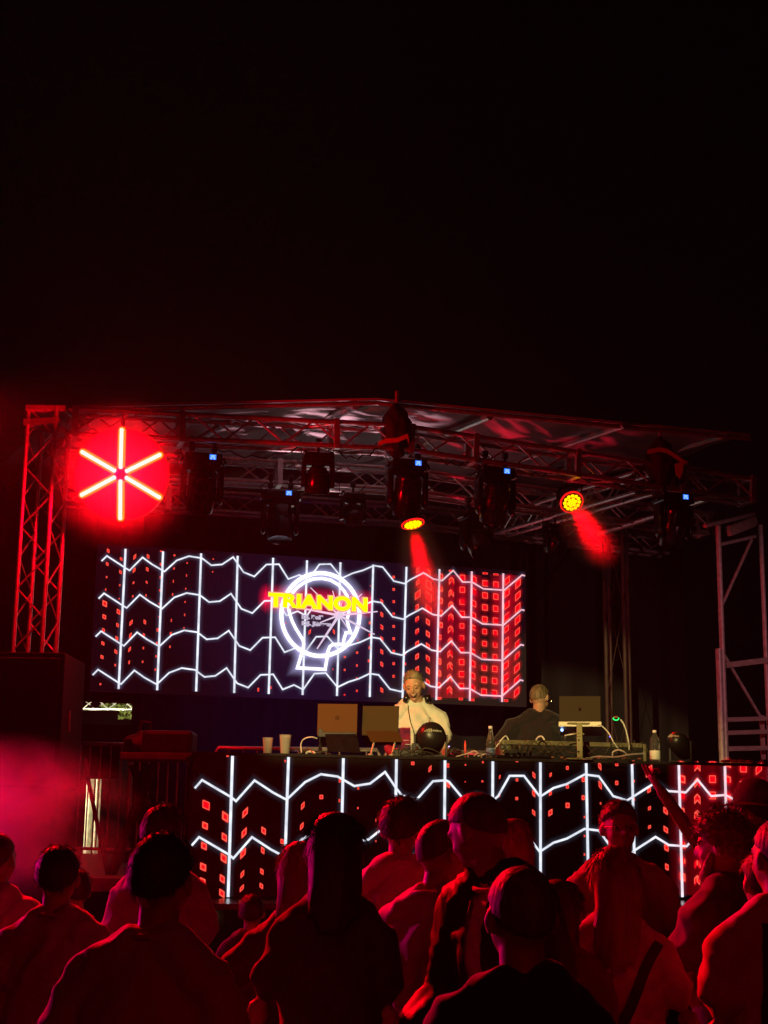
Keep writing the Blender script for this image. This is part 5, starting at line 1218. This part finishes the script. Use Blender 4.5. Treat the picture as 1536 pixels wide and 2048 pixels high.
            ll = {'short': .022, 'crop': .009, 'full': .035, 'long': .05, 'curly': .035, 'quiff': .016}[hair_kind] * rnd.uniform(.6, 1.3)
            lift = {'long': .05, 'curly': .9}.get(hair_kind, .30) * rnd.uniform(.3, 1.6)
            jt = .08 if hair_kind == 'long' else .3; tn = Vector((0, 0, -1)) if hair_kind == 'long' and lcl.z < 1.66 else tn; dirn = (tn + d * lift * (1 if lcl.z > 1.6 else .2) + Vector((rnd.uniform(-jt, jt), rnd.uniform(-jt, jt), rnd.uniform(-jt, jt)))).normalized()
            w_ = dirn.cross(d).normalized() * .0011; q.add([v - w_, v + w_, v + dirn * ll * .6 + w_ * .6 - down * 0, v + dirn * ll + down * ll * .12], [(0, 1, 2, 3)])
        q.build('hair', hm_, root, local=True, smooth=True)
    if beard:
        q = MB(); loft(q, [Hd(-.06, .03, 1.64), Hd(-.045, .06, 1.585), Hd(0, .085, 1.565), Hd(.045, .06, 1.585), Hd(.06, .03, 1.64)], [.018, .024, .028, .024, .018]); q = remesh(q, .008, 1)
        for k in range(700):
            v = q.v[rnd.randrange(len(q.n))]; dirn = (Vector((0, 0, -1)) + Vector((rnd.uniform(-.6, .6), rnd.uniform(-.1, .8), rnd.uniform(-.3, .3)))).normalized(); w_ = dirn.orthogonal().normalized() * .0012
            q.add([v - w_, v + w_, v + dirn * .025], [(0, 1, 2)])
        q.build('beard', hm_, root, local=True, smooth=True)
    if fine or glasses:
        for sd in (-1, 1):
            q = MB(); q.ell(Hd(sd * .032, .084 if smile else .0815, 1.674), (.014, .009, .0042) if smile else (.0115, .010, .0095), Rh, 14, 10); q.build('eye', mat('eye', (.10, .07, .05), .15), root, local=True, smooth=True)
    if smile:
        q = MB(); vs = []
        for i in range(9):
            t = -1 + i / 4; vs += [Hd(t * .026, .102 - .014 * t * t, 1.622 + .007 * t * t), Hd(t * .024, .102 - .014 * t * t, 1.612 + .012 * t * t)]
        q.add(vs, [(2 * i, 2 * i + 1, 2 * i + 3, 2 * i + 2) for i in range(8)]); q.build('teeth', mat('teeth', (.42, .36, .26), .4), root, local=True)
        q = MB(); loft(q, [Hd(-.030, .084, 1.628), Hd(-.018, .092, 1.612), Hd(0, .0945, 1.604), Hd(.018, .092, 1.612), Hd(.030, .084, 1.628)], [.004, .007, .009, .007, .004], n=8); q.build('lips', mat('lips', (.05, .015, .010), .5), root, local=True, smooth=True)
        q = MB()
        for sd in (-1, 1): loft(q, [Hd(sd * .016, .090, 1.697), Hd(sd * .034, .088, 1.701), Hd(sd * .052, .074, 1.694)], [.0025, .003, .002], n=6)
        q.build('eyebrows', mat('brow', (.20, .12, .07), .7), root, local=True, smooth=True)
    if glasses:
        q = MB()
        for sd in (-1, 1):
            q.path([Hd(sd * .034 + .024 * math.cos(R(a)), .104, 1.676 + .017 * math.sin(R(a))) for a in range(0, 361, 30)], .0018, n=5)
            q.path([Hd(sd * .058, .102, 1.680), Hd(sd * .078, .03, 1.678), Hd(sd * .082, -.01, 1.672)], .0018, n=5)
        q.path([Hd(-.010, .106, 1.680), Hd(.010, .106, 1.680)], .0018, n=5); q.build('glasses', mat('glass_frame', (.35, .33, .3), .25, metal=.7), root, local=True)
    if cap:
        q = MB(); q.ell(Hd(0, -.005, 1.72), (.092, .112, .095), Rh, 28, 16); q.build('cap', mat('cap_cloth_%.2f' % cap[0], cap, .8, bump=.3, bscale=80), root, local=True, smooth=True)
        q = MB(); q.lathe([(.08, .0), (.15, -.015), (.152, -.011), (.08, .006)], Hd(0, 0, 1.70), 30, Rh); q.build('cap_brim', MATS['cap_cloth_%.2f' % cap[0]], root, local=True, smooth=True)
    info = dict(root=root, J=J, s=s, shirt=so, body=bo, L3=L3, Hd=Hd, sh=sh)
    return info
def on_surface(o, pts, dirv, off=.004):
    """drop points (object space) on a mesh along dirv"""
    me = o.data; bv = BVHTree.FromPolygons([v.co.copy() for v in me.vertices], [tuple(p.vertices) for p in me.polygons]); out = []
    for p in pts:
        p = Vector(p); h = bv.ray_cast(p - dirv * .6, dirv)
        if h[0] is None: h = bv.find_nearest(p)
        out.append(h[0] - dirv * off)
    return out
def strap_on(info, pts, dirv, w_, material, name='strap', th=.006, parent=None):
    pp = smooth_pts([Vector(p) for p in pts], 6); q = on_surface(info['shirt'], pp, dirv, .004); m = MB(); vs = []
    for i, p in enumerate(q):
        t = (q[min(i + 1, len(q) - 1)] - q[max(i - 1, 0)]).normalized(); s_ = t.cross(dirv).normalized() * w_ / 2
        vs += [p - s_, p + s_, p + s_ - dirv * th, p - s_ - dirv * th]
    fs = [(4 * k + i, 4 * k + (i + 1) % 4, 4 * k + 4 + (i + 1) % 4, 4 * k + 4 + i) for k in range(len(q) - 1) for i in range(4)]
    m.add(vs, fs); return m.build(name, material, parent or info['root'], local=True, smooth=True)
def wld(info, p): return wm(info['root']) @ Vector(p)
PEOPLE = {}
F = Vector((0, 1, 0))
# --- the two DJs
dj1 = person('laughing DJ in a pale T-shirt with headphones round his neck', 834, 1341, 12.35, head_dir=192, body_dir=176, head_pitch=22, head_roll=6, shirt=(.80, .78, .66), skin='d', hair=(.27, .22, .13), hair_kind='quiff',
             arms={-1: ((-.07, .03, -.27), (.03, .22, -.10)), 1: ((.06, .04, -.27), (-.02, .24, -.06))}, build=.98, zfeet=ZS, fine=True, smile=True, sleeve=.66, group='DJs behind the booth', lean=(.0, .06), seed=3, pants=(.04, .05, .09))
dj2 = person('DJ in a black T-shirt with short grey hair and glasses, back half turned', 1077, 1368, 12.95, head_dir=38, body_dir=-12, head_pitch=14, head_roll=-4, shirt=(.009, .008, .008), skin='b', hair=(.15, .115, .065), hair_kind='crop',
             arms={-1: ((-.15, .06, -.25), (-.02, .20, -.12)), 1: ((.13, .06, -.25), (-.02, .20, -.10))}, build=1.22, zfeet=ZS, fine=True, glasses=True, sleeve=.8, group='DJs behind the booth', lean=(-.0, .02), seed=4, pants=(.03, .03, .04))
# headphones round the first DJ's neck
hpn = thing('headphones', 'black headphones hanging round the neck of the laughing DJ', 'headphones', wld(dj1, (0, 0, 1.5)))
L = dj1['L3']
m = MB(); m.path([wld(dj1, L(.085 * math.cos(R(a)), -.02 + .085 * math.sin(R(a)), 1.545 + .012 * math.cos(R(a * 2)))) for a in range(-200, 21, 20)], .011, n=8); m.build('headband', M_gloss, hpn, smooth=True)
for sx in (-1, 1):
    m = MB(); m.lathe([(.001, -.022), (.036, -.02), (.040, -.008), (.040, .008), (.034, .02), (.001, .022)], wld(dj1, L(sx * .088, .045, 1.555)), 22, Matrix.Rotation(R(90 + sx * 12), 3, 'Y') @ Matrix.Rotation(R(15), 3, 'X')); m.build('ear_cup', M_gloss, hpn, smooth=True)
pp = smooth_pts([Vector(L(x, .3, z)) for x, z in ((.075, 1.50), (.07, 1.42), (.05, 1.33), (.015, 1.22), (.0, 1.12))], 5)
pp = on_surface(dj1['shirt'], pp, Vector((0, -1, 0)), .006); m = MB(); m.path([wld(dj1, p) for p in pp], .0042, n=6); m.build('cord', mat('cord_dark', (.05, .05, .03), .5), hpn, smooth=True)
# chest emblem: small heart over a letter A
m = MB(); ex, ez = -.10, 1.375
hpts = [(0, -.010), (.010, .002), (.011, .009), (.006, .013), (0, .009), (-.006, .013), (-.011, .009), (-.010, .002)]
def deco(info, polys, dirv, material, name, parent=None):
    m = MB()
    for poly in polys:
        q = on_surface(info['shirt'], [Vector(p) for p in poly], dirv, .003); m.add(q, [tuple(range(len(q)))])
    return m.build(name, material, parent or info['root'], local=True)
dv_ = Vector((0, -1, 0)); E3 = lambda x, z: tuple(L(ex + x, .3, ez + z))
deco(dj1, [[E3(x * 1.1, z * 1.1 + .012) for x, z in hpts], [E3(-.004, .004), E3(.0, .004), E3(-.007, -.024), E3(-.011, -.024)], [E3(0, .004), E3(.004, .004), E3(.011, -.024), E3(.007, -.024)], [E3(-.006, -.010), E3(.006, -.010), E3(.006, -.014), E3(-.006, -.014)],
           [E3(-.013, -.023), E3(-.004, -.023), E3(-.004, -.027), E3(-.013, -.027)], [E3(.004, -.023), E3(.013, -.023), E3(.013, -.027), E3(.004, -.027)]], dv_, mat('emblem_red', (.32, .03, .02), .7), 'emblem')

# --- the crowd (from the left)
A_down = lambda sd: ((sd * .05, -.02, -.28), (sd * .01, .08, -.24))
p1 = person('person at the left edge lit pink, head cut by the frame', -2, 1668, 6.6, 20, 0, shirt=(.55, .5, .5), hair_kind='crop', hair=(.05, .04, .03), seed=1)
p2 = person('person in a T-shirt seen from behind, rim-lit neck, second from the left edge', 119, 1697, 5.7, 0, 3, shirt=(.38, .36, .36), hair_kind='short', hair=(.03, .02, .02), seed=2, build=1.04)
p2b = person('person mostly hidden behind the two at left, cheek and collar lit', 152, 1742, 7.6, -30, 10, shirt=(.4, .38, .36), hair_kind='short', seed=21)
p3 = person('dim person with tousled hair behind the tall man at left', 330, 1621, 6.9, 20, 10, shirt=(.25, .2, .2), hair_kind='full', hair=(.05, .03, .02), seed=5)
p4 = person('large man in a pale T-shirt with back to the camera, left foreground', 338, 1675, 3.95, 14, 12, head_pitch=4, shirt=(.42, .40, .40), hair_kind='short', hair=(.03, .025, .02), seed=6, build=1.0, lean=(.10, .02),
            arms={-1: ((-.10, -.04, -.27), (-.02, .10, -.22)), 1: ((.07, .02, -.28), (.03, .23, -.02))})
p5 = person('dark-haired woman in a dark patterned T-shirt at the centre, back turned', 671, 1636, 4.8, -3, 0, shirt=(.045, .035, .04), female=True, hair=(.015, .01, .01), hair_kind='long', hairlen=.22, seed=7, build=.96, shw=.158,
            arms={-1: ((-.10, -.03, -.26), (.04, .10, -.21)), 1: ((.04, -.02, -.28), (.0, .08, -.23))})
p6 = person('fair long-haired woman behind the central woman, elbow out', 606, 1692, 5.5, 14, 10, shirt=(.12, .05, .06), female=True, hair=(.40, .26, .16), hair_kind='long', hairlen=.34, seed=8,
            arms={-1: ((-.22, -.02, -.20), (.16, .06, -.17)), 1: ((.05, .02, -.26), (-.1, .2, -.1))})
p7 = person('man in a plain pale T-shirt seen from behind, right of the central woman', 802, 1606, 7.0, 14, 8, head_pitch=6, shirt=(.62, .58, .56), hair_kind='full', hair=(.05, .03, .02), seed=9, build=1.02)
p8 = person('rim-lit man in a creased pale T-shirt leaning towards the tall man', 880, 1641, 5.55, 62, 36, head_pitch=10, shirt=(.50, .44, .44), hair_kind='crop', hair=(.06, .04, .03), seed=10, build=1.05, lean=(.04, .05),
            arms={-1: ((-.04, .05, -.28), (.06, .24, -.02)), 1: ((.06, .06, -.26), (-.06, .22, .02))})
p9 = person('tall man in a dark open jacket over a bright shirt, bending to listen', 972, 1579, 4.95, -48, 232 - 360, head_pitch=26, shirt=(.75, .70, .70), jacket=(.012, .010, .012), hair_kind='crop', hair=(.02, .015, .015), seed=11, build=1.0, lean=(.08, .10),
            arms={-1: ((-.07, .02, -.27), (.04, .22, -.08)), 1: ((.08, -.02, -.27), (.0, .18, -.12))})
p10 = person('woman with bright-edged long hair behind the tall man', 1020, 1646, 6.6, -20, 10, shirt=(.2, .1, .1), female=True, hair=(.35, .2, .12), hair_kind='long', hairlen=.3, seed=12,
             arms={-1: A_down(-1), 1: ((.10, .06, -.22), (.08, .16, .10))})
p11 = person('close-cropped man in a black printed T-shirt, nearest in the foreground', 1043, 1737, 3.45, -14, -6, head_pitch=4, shirt=(.010, .010, .011), hair_kind='crop', hair=(.02, .015, .012), seed=13, build=1.0, skin='c')
p19 = person('dim woman holding a drink to the right of the black printed T-shirt', 1118, 1768, 5.3, 20, 10, shirt=(.16, .06, .06), female=True, hair=(.08, .04, .03), hair_kind='long', hairlen=.3, seed=14,
             arms={-1: A_down(-1), 1: ((.06, .04, -.26), (.08, .20, -.02))})
p12 = person('man with glasses in a polo shirt facing the camera, back to the stage', 1238, 1606, 7.4, 176, 172, shirt=(.34, .16, .16), hair_kind='short', hair=(.08, .06, .05), seed=15, build=1.08, glasses=True,
             arms={-1: ((-.07, .0, -.27), (.10, .16, -.02)), 1: ((.07, .03, -.26), (-.10, .14, .04))})
p13 = person('blonde long-haired woman in a pale top with a dark diagonal bag strap', 1226, 1701, 5.4, -6, 6, shirt=(.50, .42, .42), female=True, hair=(.26, .15, .09), hair_kind='long', hairlen=.32, seed=16, build=1.05, hem=.92,
             arms={-1: ((-.05, -.02, -.28), (-.01, .14, -.20)), 1: ((.12, -.02, -.26), (.06, .10, -.22))})
p14 = person('curly grey-haired person with beard in profile at the right', 1452, 1630, 5.9, -62, -40, head_pitch=8, shirt=(.08, .04, .04), hair_kind='curly', hair=(.22, .15, .12), seed=17, beard=True, build=1.05,
             arms={-1: ((-.04, .08, -.26), (.02, .22, -.04)), 1: ((.08, .0, -.27), (-.02, .2, -.06))})
p15 = person('person raising an arm with two fingers up before the booth', 1536, 1655, 7.2, -10, 0, shirt=(.05, .03, .03), hair_kind='short', seed=18,
             arms={-1: ((-.13, .05, .24), (-.20, .04, .30)), 1: A_down(1)}, horns=(-1,))
p16 = person('person in a brimmed hat at the far right before the booth', 1507, 1566, 7.8, -30, 0, shirt=(.25, .12, .12), hair_kind='short', cap=(.16, .10, .08), seed=19,
             arms={-1: A_down(-1), 1: ((.12, .06, .10), (.02, .06, .24))})
p17 = person('rim-lit close-cropped man with a backpack strap at the right edge', 1558, 1640, 4.6, -20, -12, shirt=(.55, .42, .42), hair_kind='crop', hair=(.04, .03, .02), seed=20, build=1.05)
p18 = person('person in a dark polo between the curly-haired person and the right edge', 1530, 1702, 5.3, -10, -10, shirt=(.16, .06, .07), hair_kind='short', seed=22, build=1.0)
p20 = person('dim person low between the central woman and the left men', 505, 1792, 8.2, 0, 0, shirt=(.05, .03, .03), hair_kind='short', seed=23)

# straps, print, bag and things in hands
strap_on(p13, [(.16, -.3, 1.46), (.10, -.3, 1.36), (.03, -.3, 1.20), (-.07, -.3, 1.06), (-.16, -.3, .95)], Vector((0, 1, 0)), .040, mat('bag_strap', (.02, .01, .01), .6), 'bag_strap')
strap_on(p17, [(-.10, -.3, 1.49), (-.105, -.3, 1.40), (-.12, -.3, 1.25), (-.13, -.3, 1.08)], Vector((0, 1, 0)), .03, mat('bag_strap', (.02, .01, .01), .6), 'backpack_strap')
m = MB(); random.seed(5); polys = []
for x0, dx_, h_, w_ in ((-.105, .02, .10, .022), (-.075, .012, .075, .016), (-.055, .010, .085, .016), (.085, .02, .085, .024), (.115, -.012, .10, .020), (.06, .006, .06, .014), (-.03, .03, .035, .012)):
    for k in range(3):
        a = x0 + k * .004; z0 = 1.40 - (.1 - h_); polys.append([(a, -.3, z0), (a + w_ * .3, -.3, z0 - .01), (a + dx_ + w_, -.3, z0 - h_), (a + dx_ + w_ * .2, -.3, z0 - h_ - .008)])
deco(p11, polys, Vector((0, 1, 0)), mat('shirt_print', (.30, .08, .10), .8), 'print')
def held(label, name, cat, info, sd, build_):
    S_, E_, W_ = info['J'][sd]; d = (W_ - E_).normalized(); p = wld(info, W_ + d * .09); root = thing(name, label, cat, p); build_(root, p); return root
def glass_cup(root, p):
    m = MB(); m.lathe([(.026, -.06), (.033, .05), (.031, .05), (.025, -.055)], p, 20); m.build('cup_wall', MATS['clear_plastic'], root, smooth=True)
    m = MB(); m.lathe([(.001, -.056), (.0235, -.056), (.029, .02), (.001, .02)], p, 20); m.build('drink', MATS['amber_drink'], root, smooth=True)
def phone_b(root, p):
    m = MB(); m.cbox(p + Vector((0, 0, .03)), (.075, .009, .15), .004, Matrix.Rotation(.3, 3, 'X')); m.build('case', M_gloss, root)
    m = MB(); m.box(p + Vector((0, .006, .03)), (.068, .001, .14), Matrix.Rotation(.3, 3, 'X')); m.build('screen', M_gloss, root)
held('clear cup of drink held by the woman right of the black printed T-shirt', 'plastic_cup', 'cup', p19, 1, glass_cup)
held('small cup held at the chest of the man with glasses', 'plastic_cup', 'cup', p12, 1, glass_cup)
held('dark phone in the right hand of the large man in the left foreground', 'phone', 'phone', p4, 1, phone_b)
held('clear cup held between the leaning man and the tall man', 'plastic_cup', 'cup', p8, 1, glass_cup)

# ------------------------------------------------------------------ smoke
def smoke(name, c, r_, dens, label, an=.3, sc_=1.6, seed=0, col=(.95, .95, .95), axis=None, wisp=True):
    m = MB(); bm = bmesh.new(); bmesh.ops.create_icosphere(bm, subdivisions=3, radius=1)
    m.add([Vector((v.co.x * r_[0], v.co.y * r_[1], v.co.z * r_[2])) for v in bm.verts], [[v.index for v in f.verts] for f in bm.faces]); bm.free()
    mt = bpy.data.materials.new(name); mt.use_nodes = True; nt = mt.node_tree; nt.nodes.clear(); N = nt.nodes.new; K = nt.links.new
    v = N('ShaderNodeVolumePrincipled'); o = N('ShaderNodeOutputMaterial'); K(v.outputs[0], o.inputs['Volume']); v.inputs['Color'].default_value = (*col, 1); v.inputs['Anisotropy'].default_value = an
    tc = N('ShaderNodeTexCoord'); mp = N('ShaderNodeMapping'); K(tc.outputs['Object'], mp.inputs[0]); mp.inputs['Location'].default_value = (seed, seed * 2.1, 0)
    nz = N('ShaderNodeTexNoise'); nz.inputs['Scale'].default_value = sc_; nz.inputs['Detail'].default_value = 5; nz.inputs['Distortion'].default_value = 1.0; K(mp.outputs[0], nz.inputs['Vector'])
    rp = N('ShaderNodeMapRange'); rp.inputs['From Min'].default_value = .43; rp.inputs['From Max'].default_value = .66; K(nz.outputs['Fac'], rp.inputs[0])
    dv = N('ShaderNodeVectorMath'); dv.operation = 'DIVIDE'; dv.inputs[1].default_value = r_; K(tc.outputs['Object'], dv.inputs[0])
    ln = N('ShaderNodeVectorMath'); ln.operation = 'LENGTH'; K(dv.outputs[0], ln.inputs[0])
    fo = N('ShaderNodeMapRange'); fo.inputs['From Min'].default_value = 1; fo.inputs['From Max'].default_value = .25; fo.interpolation_type = 'SMOOTHSTEP'; K(ln.outputs['Value'], fo.inputs[0])
    ml = N('ShaderNodeMath'); ml.operation = 'MULTIPLY'; ml.inputs[0].default_value = .4; K(fo.outputs[0], ml.inputs[1])
    if wisp: K(rp.outputs[0], ml.inputs[0])
    m2 = N('ShaderNodeMath'); m2.operation = 'MULTIPLY'; K(ml.outputs[0], m2.inputs[0]); m2.inputs[1].default_value = dens; K(m2.outputs[0], v.inputs['Density'])
    o_ = m.build(name, mt, local=True); o_.location = c
    if axis is not None: o_.rotation_euler = axis.to_track_quat('Z', 'Y').to_euler()
    tag(o_, label, 'smoke', kind='stuff'); return o_
smoke('smoke', P(0, 1650, 9.4), (.95, 1.0, .60), 2.2, 'pink lit smoke drifting over the crowd at left', seed=1)

# ------------------------------------------------------------------ lamps (each in a housing of its own)
def lamp_house(name, label, loc, target, kind, energy, color, size=.1, spot=30, blend=.5, box=.22):
    root = thing(name, label, 'spotlight', loc); d = (Vector(target) - Vector(loc)).normalized()
    ld = bpy.data.lights.new(name + '_light', kind); ld.energy = energy; ld.color = color
    if kind == 'SPOT': ld.spot_size = R(spot); ld.spot_blend = blend; ld.shadow_soft_size = size
    elif kind == 'AREA': ld.shape = 'DISK'; ld.size = size
    else: ld.shadow_soft_size = size
    lo = bpy.data.objects.new(name + '_light', ld); C.objects.link(lo); lo.parent = root; lo.location = d * .02; q = d.to_track_quat('-Z', 'Y'); lo.rotation_euler = q.to_euler()
    Mh = q.to_matrix(); m = MB(); m.lathe([(box * .5, .0), (box * .52, .12), (box * .3, .2), (.01, .21)], (0, 0, 0), 22, Mh); m.build('housing', M_black, root, local=True, smooth=True)
    return root
for nm, (ax, ay, aY), (bx, by, bY), lb in (('beam_smoke', (826, 1049, 14.4), (880, 1290, 14.1), 'red-lit smoke added to strengthen the beam of the small half-hidden par lamp'), ('beam_smoke', (1144, 1005, 14.0), (1262, 1190, 12.7), 'red-lit smoke added to strengthen the beam of the round par lamp')):
    a = P(ax, ay, aY); d_ = (P(bx, by, bY) - a).normalized(); smoke(nm, a + d_ * .52, (.30, .30, .66), 2.3, lb, an=.2, sc_=1.3, seed=ax, axis=d_, wisp=False)  # locally denser smoke, added so each par beam shows more strongly
def gobo(root, sc_, lo_, hi_, st=(1, 1, 1)):
    ld = [c for c in root.children if c.type == 'LIGHT'][0].data; ld.use_nodes = True; nt = ld.node_tree; N = nt.nodes.new; L = nt.links.new
    e = [n for n in nt.nodes if n.type == 'EMISSION'][0]; tc = N('ShaderNodeTexCoord'); mp = N('ShaderNodeMapping'); mp.inputs['Scale'].default_value = st; L(tc.outputs['Normal'], mp.inputs[0])
    nz = N('ShaderNodeTexNoise'); nz.inputs['Scale'].default_value = sc_; nz.inputs['Detail'].default_value = 3; nz.inputs['Distortion'].default_value = .8; L(mp.outputs[0], nz.inputs['Vector'])
    mr = N('ShaderNodeMapRange'); mr.inputs['From Min'].default_value = lo_; mr.inputs['From Max'].default_value = hi_; mr.inputs['To Max'].default_value = 1.0; L(nz.outputs['Fac'], mr.inputs[0]); L(mr.outputs[0], e.inputs['Strength'])
# red light of the round lamp and of its bars
ld = bpy.data.lights.new('asterisk_glow', 'AREA'); ld.shape = 'DISK'; ld.size = .72; ld.energy = 260; ld.color = (1, .0, .006)
lo = bpy.data.objects.new('asterisk_glow', ld); C.objects.link(lo); lo.parent = star; lo.location = disc_n * .12; lo.rotation_euler = (-disc_n).to_track_quat('Z', 'Y').to_euler() if False else disc_n.to_track_quat('-Z', 'Y').to_euler()
lq = bpy.data.lights.new('asterisk_side_glow', 'POINT'); lq.energy = 260; lq.color = (1, .0, .006); lq.shadow_soft_size = .06
lo = bpy.data.objects.new('asterisk_side_glow', lq); C.objects.link(lo); lo.parent = star; lo.location = disc_n * .42
smoke('lamp_halo_volume', pc + disc_n * .1, (.72, .6, .72), .50, 'thin volume added round the asterisk lamp to give it a red halo', an=.3, seed=5, wisp=False)  # volume added to catch the lamp's red light in place of lens bloom
lamp_house('front_light', 'warm front spotlight high behind the crowd, aimed at the DJs', (-2.5, -2.0, 6.2), P(950, 1400, 12.3), 'SPOT', 8500, (1, .74, .25), .012, 14, .25)
FLc = Vector((-2.5, -2.0, 6.2)); fl_ = [o for o in C.objects if o.name.startswith('front_light') and o.get('label')][0]
m = MB()                                     # added unseen barn door: keeps the lamp's light off the face of the booth
ea, eb = BF.at(-.6, ZT + .004, -.02) - FLc, BF.at(BF.len + 1, ZT + .004, -.02) - FLc
pa, pb = FLc + ea * (1.3 / ea.length), FLc + eb * (1.3 / eb.length); dn = Vector((0, -.25, -1)).normalized()
m.add([pa, pb, pb + dn * .5, pa + dn * .5], [(0, 1, 2, 3)]); n0 = Vector((0, .006, 0)); m.add([pa + n0, pb + n0, pb + dn * .5 + n0, pa + dn * .5 + n0], [(3, 2, 1, 0)])
m.tube(FLc + Vector((0, .05, -.15)), (pa + pb) / 2 + dn * .3, .01); m.build('barn_door', M_black, fl_)
lamp_house('added_rim_light', 'unseen red spotlight added at the left of the stage roof to rim-light the crowd', (-3.7, 12.0, 5.3), (.4, 5.4, 1.5), 'SPOT', 7000, (1, .0, .006), .05, 34, .8)  # added rim light on heads and shoulders, no visible source
lamp_house('floor_light', 'pink floor spotlight at the left of the stage, outside the picture', (-6.0, 10.9, 2.2), (-2.0, 7.6, 1.8), 'SPOT', 1250, (1, .0, .22), .15, 46, .8)
lamp_house('roof_wash_light', 'pink-white floor light behind the booth aimed up at the roof', P(560, 1700, 14.6) + Vector((0, 0, .1)), P(650, 870, 13.9), 'SPOT', 2200, (1, .50, .58), .015, 34, .6)
lamp_house('roof_wash_light', 'red floor light behind the booth aimed up at the roof on the right', P(900, 1700, 14.6) + Vector((0, 0, .1)), P(1010, 880, 14.2), 'SPOT', 800, (1, .01, .04), .015, 40, .7)
for o in list(C.objects):
    if o.name.startswith('roof_wash_light') and o.get('label'): gobo(o, 5.5, .50, .70, (1, 2.2, 1))
lamp_house('scaffold_fill_light', 'unseen pinkish spotlight added right of the stage to brighten the scaffold', (4.9, 8.6, 3.4), P(1500, 1330, 14.0), 'SPOT', 230, (1, .30, .34), .03, 34, .8)  # added fill that lifts the scaffold, no visible source
lamp_house('backdrop_light', 'hidden blue light added behind the booth to tint the black backdrop', P(620, 1600, 15.2) , P(600, 1440, 17.0), 'SPOT', 60, (.22, .12, 1), .1, 90, 1)  # added fill that turns the cloth below the screen blue
lamp_house('crowd_fill_light', 'weak unseen red fill light added high behind the camera', (1.5, -4.0, 5.0), (0, 6, 1.4), 'SPOT', 120, (1, .0, .015), .5, 60, .8)  # added fill for the backs of the crowd
